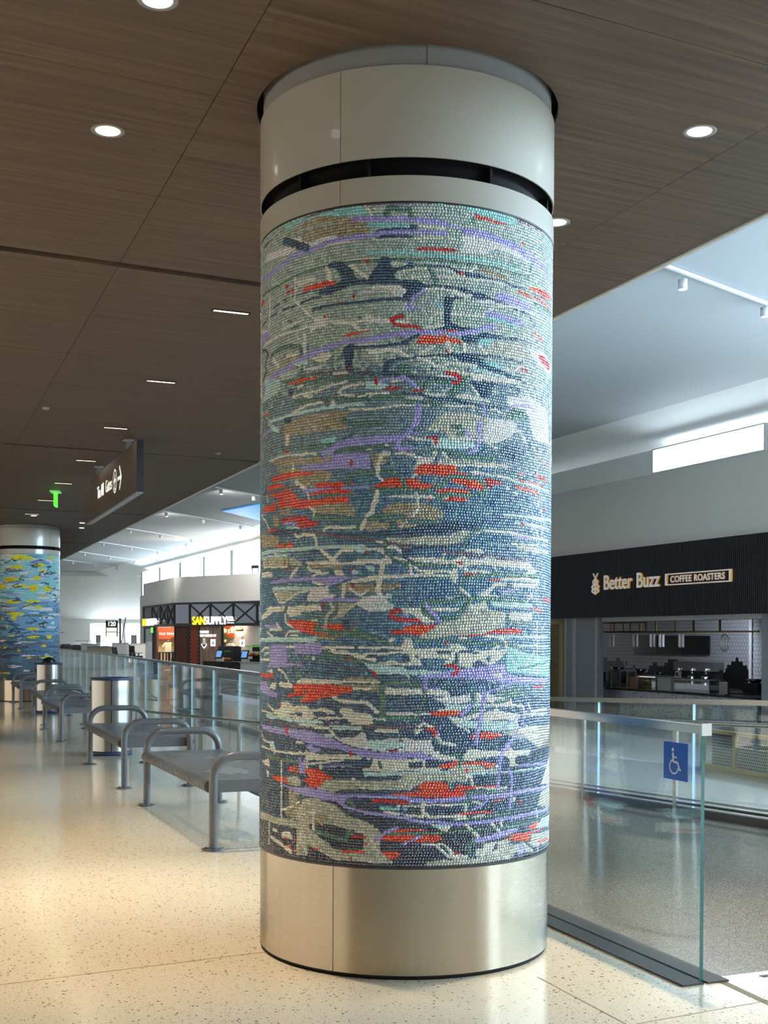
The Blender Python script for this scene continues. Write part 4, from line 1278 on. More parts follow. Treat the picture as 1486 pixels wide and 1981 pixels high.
W12 -82,1112 5,1109
Wp -640,1116 -632,1144 -591,1150 -546,1129 -468,1133 -444,1125 -409,1121 -387,1129 -335,1126 -305,1107 -325,1102 -361,1108 -377,1116 -426,1108 -415,1086 -480,1079 -493,1096 -607,1090 -720,1096
K11 -532,1101 -493,1100
W10 -771,1128 -709,1103
W10 -883,1093 -606,1086 -480,1083 -266,1089
R8 -641,1143 -639,1121
Wp -295,1117 -275,1132 -242,1133 -223,1114 -182,1113 -146,1103 -142,1064 -237,1061 -261,1087
W7 -142,1090 -89,1085
mp -800,1082 -698,1081 -532,1076 -387,1076 -360,1062 -432,1056 -532,1058 -640,1066 -785,1062
L8 -327,1069 -297,1070
V12 -658,1051 -499,1042 -355,1053 -209,1056 5,1055
P12 -499,1051 -409,1051
mp -345,1056 -186,1056 -186,1039 -314,1037
Pp -314,1002 -223,1010 -191,1032 -168,1007 -141,960 -191,963 -275,982
Lp -898,1030 -756,1031 -568,1029 -432,1027 -355,1013 -294,985 -227,966 -119,951 5,951 5,940 -163,937 -275,955 -387,963 -467,977 -567,997 -698,1002 -857,1010
m11 -360,1013 -324,1010
W14 -404,1044 -345,1045 -309,1006
W15 -128,1040 -41,1037
Rp -606,1036 -586,1037 -575,1008 -602,1011
R8 -750,1052 -741,1039
mp -173,1000 -75,1002 -6,992 3,983 -41,966 -141,955
P9 -75,1004 5,1007
P9 -119,951 5,962
Wp -223,1010 -209,1023 -191,1032 -173,1024 -168,1009 -182,1011 -191,1019 -209,1008
R17 -30,1536 -56,1540 -71,1523 -60,1506 3,1499
Rp -73,1454 -26,1460 3,1463 3,1439 -69,1443
Lp -22,1523 3,1525 3,1510 -17,1510
Wp -19,1553 50,1547 59,1523 94,1502 125,1494 90,1485 51,1489 24,1519 -19,1527
gp 42,1424 77,1450 156,1494 211,1503 258,1549 287,1560 349,1548 451,1537 451,1483 404,1461 329,1443 202,1436 112,1422
Wp 263,1577 275,1578 282,1560 343,1579 360,1548 268,1545
m19 387,1569 607,1567
W13 72,1544 211,1544
G18 68,1571 66,1532 103,1506 156,1503 202,1512 230,1547 268,1578
L16 76,1558 112,1519 138,1494
G15 460,1550 464,1501 530,1491 634,1494
Pp 476,1537 643,1536 634,1504 476,1504
Op -18,1454 -18,1467 20,1480 125,1481 94,1455 46,1431 16,1441
Lp -19,1491 20,1487 7,1478 -19,1480
R16 -19,1501 25,1500 51,1491
Lp -19,1519 3,1519 7,1508 -19,1509
rp 202,1436 339,1443 404,1465 517,1471 576,1458 538,1444 377,1445 298,1432
mp 344,1439 831,1438 832,1424 405,1426
Gp -18,1435 38,1420 112,1418 193,1425 249,1412 405,1408 531,1399 609,1367 465,1395 259,1395 221,1412 157,1412 34,1407 8,1424
Ap 465,1390 610,1358 893,1336 898,1251 466,1283 453,1341
Wp -18,1402 -5,1428 16,1424 25,1381 175,1384 184,1403 212,1403 250,1386 259,1373 452,1377 446,1399 465,1399 459,1364 405,1324 367,1311 324,1324 319,1338 294,1329 274,1303 222,1307 217,1342 203,1338 175,1316 157,1312 148,1316 171,1338 148,1342 51,1338 60,1308 -18,1312 -18,1320 12,1325 8,1359 -18,1361
N12 126,1366 180,1366
N13 208,1360 210,1329
N9 221,1368 309,1365
Np -18,1357 7,1355 12,1325 -18,1325
Np 30,1361 47,1342 34,1342
Np 279,1316 319,1333 345,1307 289,1303
Kp 345,1338 366,1355 367,1320
W11 383,1381 416,1392
W12 339,1436 434,1426 455,1408
Wp 216,1431 269,1430 249,1418 221,1421
Rp 152,1407 163,1412 170,1401 159,1394
Lp 34,1262 113,1282 203,1295 299,1303 406,1315 453,1315 459,1279 533,1260 864,1242 838,1224 533,1233 367,1241 351,1252 289,1253 250,1259 69,1258
mp -18,1290 69,1290 180,1286 69,1269 -18,1273
R15 166,1312 198,1312 217,1294 203,1276 192,1278
W11 0,1269 5,1263
Wp 378,1273 429,1279 435,1262 395,1262
G13 -17,1234 52,1232
L18 78,1256 74,1217
L8 78,1213 140,1214
Wp -17,1214 61,1215 61,1193 -17,1186
Wp 80,1213 171,1208 181,1182 131,1186 80,1191
G15 71,1208 70,1169 52,1130 48,1104
Pp 100,1178 204,1182 270,1194 275,1159 204,1151 149,1156
Pp 300,1193 384,1190 395,1178 460,1172 390,1152 295,1158
G15 295,1207 285,1159
G18 395,1152 479,1163
Wp 436,1146 492,1162 499,1144
Gp 395,1200 519,1211 612,1186 534,1166 442,1182
mp 149,1152 352,1148 436,1142 352,1131 176,1130
W11 352,1140 467,1141 571,1133 580,1096
Gp 251,1102 275,1133 320,1140 315,1119
Wp 122,1126 140,1134 232,1125 223,1107
Op 92,1104 96,1119 167,1123 237,1120 223,1101
W12 -17,1111 39,1109
W11 57,1111 92,1109
Wp 167,1099 223,1094 321,1114 379,1117 407,1129 430,1115 556,1097 535,1071 437,1080 342,1074 251,1085 232,1085 271,1036 271,1023 247,1046 214,1055 195,1077
Kp 436,1126 556,1126 549,1102 448,1110
mp 232,1085 342,1078 535,1067 535,1035 408,1032 311,1040 232,1059 204,1077
K8 271,1082 321,1084
L15 280,1143 230,1105
V9 -17,1059 61,1057 127,1059
Vp 218,1055 261,1054 242,1046
G17 -17,1087 48,1087
W12 48,1059 70,1070 110,1052
Wp 18,1046 70,1048 57,1031 40,1027
Lp 123,1048 141,1026 123,1017
W15 119,1022 145,991 205,979
R16 83,1045 110,1046 119,1030 115,1020
Op 266,1010 291,1023 353,1030 437,1020 431,1009 380,1000 301,1005
Pp -16,1003 10,1005 101,1002 110,961 137,952 132,939 62,940 6,953 -16,961
mp -16,987 5,975 -16,966
gp 443,1022 596,1045 913,1030 921,934 716,941 597,991 501,1005
W16 550,1030 703,1030
W11 589,1010 703,998
Lp 501,1005 589,1005 581,992 521,991
L15 507,996 468,967 444,933
Wp 243,937 271,962 332,951 469,945 488,961 508,942 633,938 624,916
W12 690,1495 699,1275
W8 665,1371 569,1295
W6 790,1497 732,1445
m11 538,1395 858,1389
G11 532,1296 860,1323
L9 621,1135 564,1056 507,1005
L7 534,1089 437,1044
W11 596,1095 843,1087
W11 612,1140 640,1109 842,1108
R9 657,1211 765,1210
L20 341,1201 331,1127 311,1040 301,983
L11 492,1234 406,1209 346,1197
W9 -897,1002 -835,960 -756,957
mp -756,964 -708,968 -682,930 -697,906 -743,939
Lp -467,968 -432,970 -409,958 -376,947 -431,935 -467,959
Wp -532,971 -518,983 -467,970
W10 -881,930 -677,924 -518,925 -467,928
Wp -467,932 -431,939 -387,928 -275,938 -186,928 -186,918 -304,915 -409,903 -455,902
Lp -355,992 -227,962 -119,952 5,947 5,923 -141,923 -190,928 -265,947
N6 -426,962 -355,957 -275,949 -255,941
W10 -449,887 -355,899 -274,912
mp -177,929 -150,923 -163,914
Wp -145,921 5,921 6,873 -186,870 -186,881 -150,886
G14 -117,911 -108,885
mp -186,868 6,869 -14,854 -181,848
R7 -67,956 -36,958
Wp -32,962 -10,962 -10,953 -32,953
R16 -240,943 -240,937
Gp -815,896 -783,908 -639,897 -518,898 -511,885 -605,882 -707,882
Op -570,867 -505,872 -504,843 -570,844
W10 -461,942 -458,871
Lp -511,912 -485,891 -467,910 -461,897 -467,843 -504,840 -505,876
Wp -518,925 -498,939 -486,927
G11 -511,898 -518,862 -535,845
Op -467,868 -431,868 -386,867 -354,846 -313,836 -354,824 -386,791 -454,784 -442,796 -491,814 -443,827 -467,848
Op -718,812 -605,820 -574,789 -657,790 -707,799
W18 -385,878 -382,878
L6 -370,879 -236,890
gp -597,819 -518,828 -491,810 -498,787 -574,789
gp -397,786 -354,829 -255,830 -118,833 -31,836 -10,858 6,862 6,793 -118,794 -288,789 -313,774 -354,780
Wp -238,833 -231,842 -215,842 -217,831
Pp -880,861 -755,882 -748,846 -798,850
Pp -798,832 -755,827 -768,793
Tp -574,767 -517,767 -479,748 -504,715 -530,676 -517,641 -551,638 -604,659 -573,699
gp -478,739 -397,742 -313,721 -254,681 -171,659 -126,635 -109,622 -108,548 -73,514 -51,489 -117,485 -302,489 -332,495 -385,517 -430,534 -453,536 -453,492 -519,488 -520,605 -926,597 -927,631 -604,636 -517,637 -530,676
Tp -430,668 -354,683 -343,640 -413,634
Lp -666,785 -566,781 -466,783 -386,785 -313,770 -208,771 6,772 6,758 -118,757 -231,759 -264,751 -264,724 -226,713 -162,703 -74,693 -22,685 7,680 7,670 -74,680 -185,693 -278,715 -303,735 -397,742 -466,749 -545,765
W10 -632,884 -631,633
Dp -413,632 -333,638 -264,624 -180,606 -180,541 -278,535 -322,540 -343,560 -385,574 -430,606
Dp -445,631 -427,633 -427,608 -445,609
G20 -407,601 -343,591 -259,576 -252,607 -230,612
R11 -230,595 -178,596
O11 -278,528 -180,533
W15 -425,677 -421,611
Wp -445,680 -425,688 -408,679 -425,668
Rp -180,574 -168,572 -163,557 -175,561
Dp -907,595 -766,606 -766,569 -620,584 -520,583 -519,493 -580,489 -694,491 -850,494
W12 -753,598 -752,505
W15 -705,572 -675,572
Wp -629,574 -565,586 -544,553 -629,551
W18 -728,537 -637,522 -558,497
Dp -705,508 -660,514 -655,501 -694,498
R15 -605,547 -600,548
Op -596,523 -565,527 -551,516 -580,510
Op -543,512 -519,515 -521,490
R13 -530,552 -528,548
Dp -450,541 -430,534 -385,517 -332,491 -161,490 -161,476 -450,483
Rp -430,532 -407,532 -396,520 -424,519
R14 -238,500 -236,501
G17 -510,737 -485,748
G19 -255,742 -222,731
G16 -254,681 -245,699
G11 -581,639 -569,654
W11 -621,671 -544,697
W10 -524,708 -504,721
L5 -245,647 -203,648
Dp -109,579 7,576 8,481 -51,480 -65,506 -73,514 -108,540
Op -108,537 -52,539 -23,528 -51,504 -69,504 -86,519
Op -109,587 -100,618 -74,630 7,633 7,581 -65,580
G11 -78,613 7,615
L15 -126,587 -100,605 -78,623 -43,637
R16 -140,747 -61,746 6,743
O10 -57,775 6,779
A14 -109,716 -5,715
W11 -92,701 7,689
W8 -39,728 6,728
N15 -22,728 -18,689
L11 -17,568 7,583
Wp 243,937 271,963 332,952 469,943 488,962 508,943 633,939 628,921 536,921 515,911 522,888 566,876 482,877 482,909 444,929 302,918 297,909 243,913
Wp 88,940 137,944 187,934 224,920 219,914 141,918
Lp -16,949 58,956 84,936 141,918 71,919 -16,936
G18 191,939 219,940 233,924 229,903
W11 -16,916 71,916
W14 71,910 71,888
Wp -16,910 6,910 10,884 -16,880
W11 -16,880 142,881
Op 238,907 322,906 397,896 400,882 354,874 338,890 243,898
gp 182,887 233,898 322,893 343,872 409,873 409,860 253,863 263,823 173,826 164,831 80,828 36,811 15,793 -15,793 -16,862 178,867
O20 148,891 182,895 210,902
G18 229,907 228,894
R11 258,881 259,864
m5 -16,869 182,867
m7 267,858 409,855 851,853
W12 403,884 432,885
L11 536,878 827,865
W15 253,850 277,844 287,809
Op 37,806 71,828 162,826 174,804 192,782 210,812 234,815 272,805 410,802 407,793 302,793 215,783 258,779 258,762 206,760 -15,767 -15,782 50,793 67,793
Gp 164,824 210,823 187,791
W9 302,795 470,788
L17 507,1006 488,975 438,942 426,894 421,823 413,771
L15 476,864 499,836 496,782 484,694
Gp 258,784 333,784 398,785 464,771 458,765 354,770 273,766
L18 -15,765 24,750 116,749 253,756 410,757 617,762 942,750
Rp -15,750 15,740 -15,736
W9 -15,728 59,730
W10 67,732 169,730 249,732
W17 67,741 67,702 89,684
W13 254,727 254,696
W11 -15,693 41,685 116,682 197,681 235,689
Wp 197,664 225,685 254,692 259,663
W9 288,739 344,726
L11 365,747 328,719 283,704
G13 265,779 267,665
G15 273,667 366,672 484,673 484,694
Op 393,741 458,747 452,741 399,732
Op 225,689 273,698 382,695 382,686 303,685 235,684
W8 283,676 344,677
W21 511,735 515,735
R14 557,715 563,714
L14 -15,685 29,667 85,660 116,664 161,652 254,646 355,651 504,656 665,659 892,651
mp 94,654 161,646 197,644 161,622 107,641
Wp 134,631 197,647 170,619 152,622
W15 254,644 293,611 314,592
W17 383,640 417,610
W15 437,649 434,627
G9 -15,615 161,615 303,619 471,619 722,617
Op -15,633 50,633 103,621 -15,621
Op -15,609 139,605 152,587 116,575 -14,581
L8 -14,568 25,589 61,604
gp 82,498 175,503 304,500 367,508 412,531 411,562 472,565 512,538 638,536 647,567 971,543 971,500 667,509 658,487 526,505 499,481 304,478 162,478 77,478
Lp 274,581 356,589 441,604 518,609 547,595 472,583 367,570 314,563
Wp 299,531 345,559 411,562 383,520 429,525 412,509 304,505
Dp 314,548 345,552 335,538
Wp 59,572 152,572 189,547 203,524 265,516 265,503 171,508 139,540 117,562 64,563
Dp 134,562 152,563 184,529 180,521
G15 272,503 274,564 294,576
Rp 198,533 226,529 238,520 203,522
Op 456,566 504,584 628,579 779,581 779,574 637,568 633,541 578,544
Op 615,594 637,609 735,615 677,586
mp 677,591 778,624 971,611 897,569 722,585
Lp 540,535 578,530 595,496 533,490 563,505
O11 711,526 900,511
W11 717,516 712,484
G9 485,577 485,537
gp 709,684 746,740 943,745 971,650
Wp 745,777 851,860 925,891 941,760
W10 697,671 709,633
D11 602,532 678,498
D22 750,501 765,478'''
shapes = []
for ln in MOSAIC.strip().splitlines():
    h_, *ps_ = ln.split()
    shapes.append((h_[0], None if h_[1] == 'p' else float(h_[1:]), [tuple(map(int, q.split(','))) for q in ps_]))
def bg1(ns, nz):
    rng = np.random.default_rng(3)
    z = np.linspace(.475, 3.215, nz)[:, None]*np.ones((1, ns))
    # slow noise moves the tone boundaries about
    X, Y = np.meshgrid(np.arange(ns), np.arange(nz))
    z = z+.05*np.sin(X*.011+1)+.04*np.sin(X*.031+Y*.05)+.03*np.sin(Y*.09+X*.017)
    b_ = rng.random((nz//6+1, ns//6+1)).repeat(6, 0).repeat(6, 1)[:nz, :ns]
    z = z+(b_-.5)*.28
    G = np.full((nz, ns), KEYS.index('D'), np.int32)
    for th_, k in [(.66, 'N'), (.98, 'K'), (1.25, 'B'), (2.12, 'M'), (2.52, 'S')]: G[z > th_] = KEYS.index(k)
    return G
t1 = thing('mosaic_column', 'large round column clad in blue, cream and red mosaic with steel base, centre of the picture', 'column', (COL[0], COL[1], 0), 0, 'mosaic columns')
RM, Z0, Z1 = column_body(t1, math.radians(-25.0), math.radians(-27.2), math.radians(6))
tesserae('tessera', RM, Z0, Z1, .0128, .0121, shapes, bg1, 3.0, 11, t1)

YB = '''-9,3128,174,57 -51,2925,132,38 -661,3108,91,38 432,2973,127,38 -211,2655,172,48 -516,2501,214,43 -9,2510,153,33 309,2472,102,57 633,2472,103,57 -167,2173,158,38 377,2703,72,38 266,2182,132,28 -116,1912,197,28 -121,1835,72,48 401,2057,73,38 176,2105,84,19 -447,1816,38,38 -691,1796,39,48 -303,1642,33,28 288,1584,123,28 506,1680,83,19 290,1420,146,28 663,1420,73,38 -114,1430,155,15 -562,1179,214,28 -19,1121,50,24 532,1217,57,24 288,967,134,24 610,967,148,24 -452,619,237,19 -373,494,47,19 504,2288,55,19 506,2858,83,19 742,3147,67,38 219,3128,75,38'''
rr = random.Random(5); sh2 = []
def blob(col, x, z, w_, h_):
    n = 9; sh2.append((col, None, [(x+w_*math.cos(2*PI*i/n)*rr.uniform(.75, 1.15), z+h_*math.sin(2*PI*i/n)*rr.uniform(.6, 1.2)) for i in range(n)]))
for i in range(230):
    z = rr.uniform(480, 3200); f = (z-475)/2740
    col = rr.choice('ZZmUULgP' if f > .55 else ('ZUUBBKmG' if f > .3 else 'ZKXXNNBV'))
    blob(col, rr.uniform(-1060, 1060), z, rr.uniform(60, 260), rr.uniform(12, 42))
for q in YB.split():
    a = list(map(int, q.split(','))); blob('Y', a[0], a[1], a[2]*1.2, a[3]*1.35)
for i in range(14): blob('R' if i % 2 else 'O', rr.uniform(-1000, 1000), rr.uniform(500, 3200), rr.uniform(30, 110), rr.uniform(6, 12))
for i in range(120):
    x, z = rr.uniform(-1060, 1060), rr.uniform(480, 3200); pts = [(x, z)]
    for j in range(rr.randint(3, 7)):
        x += rr.uniform(-130, 170); z += rr.uniform(-60, 60) if rr.random() < .6 else rr.uniform(-12, 12); pts.append((x, z))
    sh2.append((rr.choice('XXXNE'), 17, pts))
def bg2(ns, nz):
    z = np.linspace(0, 1, nz)[:, None]*np.ones((1, ns)); G = np.full((nz, ns), KEYS.index('B'), np.int32)
    G[z > .35] = KEYS.index('U'); G[z > .62] = KEYS.index('A'); G[z < .14] = KEYS.index('K'); return G
t2 = thing('mosaic_column', 'distant round column clad in yellow, blue and white mosaic at the left picture edge', 'column', (COL2[0], COL2[1], 0), 0, 'mosaic columns')
column_body(t2, math.radians(-60), math.radians(20), math.radians(30))
tesserae('tessera', RM, Z0, Z1, .019, .017, sh2, bg2, 5.0, 12, t2)

# ------------------------------------------------------------------ glass guards
def guard(name, label, pts, zf, hgt, joints, capw=.05, caph=.03, th=.018, shoe=None, gname='glass balustrades', base=0.0, capmat='rail_steel', endcap=False):
    """pts: plan polyline; zf(x,y) floor height; panels between joints (distance along)"""
    P = [Vector((p[0], p[1], 0)) for p in pts]
    L = [0]
    for i in range(len(P)-1): L.append(L[-1] + (P[i+1]-P[i]).length)
    def at(s):
        for i in range(len(P)-1):
            if s <= L[i+1] + 1e-6 or i == len(P)-2:
                q = P[i].lerp(P[i+1], (s-L[i])/(L[i+1]-L[i])); return q
    t = thing(name, label, 'railing', (0, 0, 0), 0, gname)
    for k in range(len(joints)-1):
        a, b = at(joints[k] + .008), at(joints[k+1] - .008)
        d = (b-a).normalized(); n = Vector((-d.y, d.x, 0))*th/2
        za, zb = zf(a.x, a.y) + base, zf(b.x, b.y) + base
        ta, tb = zf(a.x, a.y) + hgt - caph*.6, zf(b.x, b.y) + hgt - caph*.6
        m = MB()
        vs = [(*(a-n).xy, za), (*(a+n).xy, za), (*(b+n).xy, zb), (*(b-n).xy, zb), (*(a-n).xy, ta), (*(a+n).xy, ta), (*(b+n).xy, tb), (*(b-n).xy, tb)]
        m.add(vs, [(0, 3, 2, 1), (4, 5, 6, 7)], 1); m.add(vs, [(1, 2, 6, 5), (3, 0, 4, 7)], 0); m.add(vs, [(0, 1, 5, 4), (2, 3, 7, 6)], 2 if shoe == 'lit' and k else 1)
        m.build('glass_panel', ['rail_glass', 'glass_edge', 'glass_edge_lit'], t)
    m = MB(); ss = sorted(set([joints[0] - .01, joints[-1]] + [l for l in L if joints[0] < l < joints[-1]]))
    for a_, b_ in zip(ss[:-1], ss[1:]):
        a = P[0] + (P[1]-P[0]).normalized()*a_ if a_ < 0 else at(a_); b = at(b_)
        m.bar((a.x, a.y, zf(a.x, a.y) + hgt - caph/2), (b.x, b.y, zf(b.x, b.y) + hgt - caph/2), capw, caph)
    m.build('cap_rail', capmat, t)
    if endcap:
        a = P[0]; d = (P[1]-P[0]).normalized(); m = MB(); q = a - d*.013
        m.box((q.x, q.y, hgt - caph/2 + .0), (capw + .003, .006, caph + .014), math.atan2(d.y, d.x) - PI/2); m.build('end_cap', 'cover_edge', t)
    return t
flat = lambda x, y: 0.0
zr = lambda x, y: RP((Vector((x, y, 0)) - r0).dot(ax), 0)[2]
g1 = guard('glass_guard', 'frameless glass guard with steel handrail running beside the mosaic columns', RAIL, flat, 1.07, [0, 1.35] + [1.35 + 1.45*k for k in range(1, 31)], capw=.046, caph=.036, shoe='lit', endcap=True)
# floor track of the near guard
t = thing('guard_track', 'dark metal floor track holding the near glass guard', 'track', (0, 0, 0), 0)
for off in (-.062, .062):
    a = r0 - ax*.07 + ac*(.022 + off); b = r0 + ax*9.0 + ac*(.022 + off)
    m = MB(); m.bar((a.x, a.y, .002), (b.x, b.y, .002), .106, .012); m.build('track_plate', 'track_dark', t)
a = r0 - ax*.05 + ac*.022; b = r0 + ax*9 + ac*.022
m = MB(); m.bar((a.x, a.y, -.001), (b.x, b.y, -.001), .02, .010); m.build('track_slot', 'void', t)

# far guard along the lower edge of the ramp (parallel, steps down with the ramp)
G2 = [RP(1.35, 3.72), RP(15.46, 3.72), RP(24, 3.72)]
gg2 = guard('glass_guard', 'far glass guard along the outer edge of the ramp, in front of the coffee shop', [(p[0], p[1]) for p in G2], zr, 1.07, [.48 + 1.65*k for k in range(14)], capw=.05, caph=.045, shoe='lit', base=.03)
t = thing('ramp_handrail', 'lower tubular handrail with slim posts inside the far ramp guard', 'handrail', (0, 0, 0))
def rampline(t_, dz, r, s0=.6, s1=22, n=10):
    m = MB(); m.tube([RP(s, t_, dz) for s in [s0 + (15.46-s0)*k/n for k in range(n+1)] + [s1]], r, 12); return m
rampline(3.55, .865, .021).build('hand_tube', 'rail_steel', t)
rampline(3.60, .115, .013).build('low_tube', 'track_dark', t)
rampline(3.60, .155, .010).build('low_tube', 'rail_steel', t)
for s_ in (1.96, 3.6, 5.24, 6.88, 8.52, 10.16, 11.8, 13.4, 15.0):
    x, y, z = RP(s_, 3.6); m = MB(); m.box((x, y, z + .43), (.028, .05, .86), AX); m.build('post', 'rail_steel', t)
t = gg2
m = MB()
for k in range(12):
    a, b = RP(1.35 + 1.9*k, 3.72, .03), RP(1.35 + 1.9*(k+1), 3.72, .03); m.bar(a, b, .07, .07)
m.build('shoe', 'track_dark', t)
# post-mounted handrail seen through the left guard
t = thing('ramp_handrail', 'second tubular handrail just behind the near glass guard', 'handrail', (0, 0, 0))
rampline(.16, .865, .019, 3.2, 22).build('hand_tube', 'rail_steel', t)
for s_ in (4.0, 6.0, 8.0, 10.0, 12.0, 14.0, 16.0):
    x, y, z = RP(s_, .16); m = MB(); m.box((x, y, z + .43), (.025, .04, .86), AX); m.build('post', 'rail_steel', t)

# accessibility sign on the near glass
p = Vector((1.254, 5.152, .906)); q = (Vector((1.286, 5.07, 0)) - Vector((1.223, 5.23, 0))).normalized()
rz = math.atan2(q.y, q.x)
nrm = Vector((q.y, -q.x, 0))       # towards the concourse
p = p + nrm*.012
t = thing('accessibility_sign', 'small blue square sign with white wheelchair symbol on the near glass guard', 'sign', p, rz)
m = MB(); m.box((0, 0, 0), (.172, .003, .160)); ip = m.build('plate', 'isa_blue', t)
def arcp(cx, cz, r, a0, a1, n=18): return [(cx + r*math.cos(math.radians(a0 + (a1-a0)*i/n)), -.0022, cz + r*math.sin(math.radians(a0 + (a1-a0)*i/n))) for i in range(n+1)]
def strk(m, pts, w_, y=-.0022):
    for i in range(len(pts)-1):
        a, b = Vector(pts[i]), Vector(pts[i+1]); d = (b-a).normalized(); n = Vector((-d.z, 0, d.x))*w_/2; e = d*w_*.12
        q4 = [a-n-e, b-n+e, b+n+e, a+n-e]; lo = [v + Vector((0, .001, 0)) for v in q4]
        m.add(q4 + lo, [(0, 1, 2, 3), (4, 7, 6, 5), (0, 4, 5, 1), (1, 5, 6, 2), (2, 6, 7, 3), (3, 7, 4, 0)])
m = MB()
strk(m, arcp(-.010, -.024, .030, 110, 350), .0065)
m.add([(-.018 + .0085*math.cos(2*PI*i/14), -.0026, .048 + .0085*math.sin(2*PI*i/14)) for i in range(14)], [tuple(range(14))])
strk(m, [(-.018, -.0022, .034), (-.015, -.0022, .0)], .012)
strk(m, [(-.018, -.0022, .018), (.010, -.0022, .016)], .007)
strk(m, [(-.017, -.0022, -.003), (.016, -.0022, -.005), (.032, -.0022, -.038)], .0085)
strk(m, [(.030, -.0022, -.037), (.040, -.0022, -.033)], .007)
m.build('wheelchair_symbol', 'isa_white', ip)

# ------------------------------------------------------------------ benches
def make_bench(label):
    t = thing('bench', label, 'bench', (0, 0, 0), 0, 'grey slatted metal benches in a row')
    HW, LEG = .365, .31
    # slats: a sheet bent over both long edges
    def prof(th, top=.462):
        pr = []
        for i in range(7): a = math.radians(-150 + 150*i/6 - 90 + 60); 
        out = []
        R_ = .042
        for i in range(9):
            a = math.radians(250 - 160*i/8); out.append((-HW + R_ + (R_)*math.cos(a), top - R_ + R_*math.sin(a)))
        for i in range(9):
            a = math.radians(90 - 160*i/8); out.append((HW - R_ + (R_)*math.cos(a), top - R_ + R_*math.sin(a)))
        return out
    outer = prof(0); cxs = []
    inner = [(x*(1 - .008), z - .004 if z > .42 else z + .002) for x, z in outer]
    inner = []
    for (x, z) in outer:
        cx = max(-HW + .042, min(HW - .042, x)); cz = .42
        d = math.hypot(x-cx, z-cz) or 1; inner.append((cx + (x-cx)*(1-.004/d), cz + (z-cz)*(1-.004/d)))
    N = len(outer)
    def slat(w_):
        m = MB(); vs = []
        for y in (-w_/2, w_/2):
            vs += [(x, y, z) for x, z in outer] + [(x, y, z) for x, z in inner]
        fs = []
        for i in range(N-1):
            fs += [(i, i+1, 2*N+i+1, 2*N+i), (N+i+1, N+i, 3*N+i, 3*N+i+1), (i+1, i, N+i, N+i+1), (2*N+i, 2*N+i+1, 3*N+i+1, 3*N+i)]
        fs += [(0, 2*N, 3*N, N), (N-1, 2*N-1, 4*N-1, 3*N-1)]
        m.add(vs, fs); return m
    sl_ = slat(.041).build('slat', 'bench_paint', t, (0, -1.07, 0))
    n = 34
    for k in range(1, n): inst(sl_, t, (0, -1.07 + 2.14*k/(n-1), 0))
    for sy in (-1, 1):
        m = MB(); ring = [(x, z) for x, z in outer]; bot = [(HW-.05, .378), (-HW+.05, .378)]
        poly = ring + bot
        vs = [(x, sy*1.10 - .004, z) for x, z in poly] + [(x, sy*1.10 + .004, z) for x, z in poly]; k = len(poly)
        m.add(vs, [tuple(range(k)), tuple(range(2*k-1, k-1, -1))] + [(i, k+i, k+(i+1) % k, (i+1) % k) for i in range(k)])
        m.build('end_plate', 'bench_paint', t)
        m = MB(); path = []
        r_ = .155; top = .625
        path += [(-LEG, sy*1.145, .006), (-LEG, sy*1.145, top - r_)]
        for i in range(1, 8): a = PI - PI/2*i/8; path.append((-LEG + r_ + r_*math.cos(a), sy*1.145, top - r_ + r_*math.sin(a)))
        path += [(-LEG + r_, sy*1.145, top), (LEG - r_, sy*1.145, top)]
        for i in range(1, 8): a = PI/2 - PI/2*i/8; path.append((LEG - r_ + r_*math.cos(a), sy*1.145, top - r_ + r_*math.sin(a)))
        path += [(LEG, sy*1.145, top - r_), (LEG, sy*1.145, .006)]
        m.tube(path, .0305, 16); f = m.build('arm_frame', 'bench_paint', t)
        for sx in (-1, 1):
            m = MB(); m.lathe([(0, .012), (.068, .012), (.077, .006), (.077, 0), (0, 0)], 24, M=Matrix.Translation((sx*LEG, sy*1.145, 0)))
            for a in (.8, 2.4, 4.0, 5.5): m.lathe([(0, .017), (.008, .017), (.008, .01)], 6, M=Matrix.Translation((sx*LEG + .055*math.cos(a), sy*1.145 + .055*math.sin(a), 0)))
            m.build('foot_flange', 'bench_paint', f)
            m = MB(); m.box((sx*LEG*.97, sy*1.115, .40), (.05, .05, .03)); m.build('bracket', 'rust_under', t)
    m = MB()
    for x in (-.22, .22): m.box((x, 0, .435), (.04, 2.18, .035))
    m.build('under_rail', 'bench_paint', t)
    # solid cut-out motif plates bridging the slots
    rg = random.Random(4)
    for (cx, cy, w_, h_) in [(-.05, -.55, .16, .28), (.12, .25, .14, .34), (-.12, .75, .1, .2)]:
        k = 16; poly = [(cx + w_*math.cos(2*PI*i/k)*rg.uniform(.6, 1.25), cy + h_*math.sin(2*PI*i/k)*rg.uniform(.65, 1.2)) for i in range(k)]
        m = MB(); m.prism(poly, .4575, .4632); m.build('cutout_motif', 'bench_paint', t)
    return t
b0 = make_bench('nearest grey slatted bench, its right end hidden behind the large column')
axd = math.atan(.39)
BN = [(-1.28, 9.27, .385), (-2.565, 12.54, .375), (-4.49, 17.58, .37), (-5.56, 20.66, .36), (-7.24, 24.97, .36)]
LB = ['', 'second grey slatted bench, directly behind the nearest one and in front of the round bin', 'third grey slatted bench, just beyond the nearer round bin', 'fourth grey slatted bench, in front of the far bin with the black bag', 'farthest grey slatted bench, beside the distant yellow column']
for k, (x, y, a) in enumerate(BN):
    if k == 0: b0.location = (x, y, 0); b0.rotation_euler = (0, 0, a)
    else: copy_thing(b0, (x, y, 0), a, LB[k])

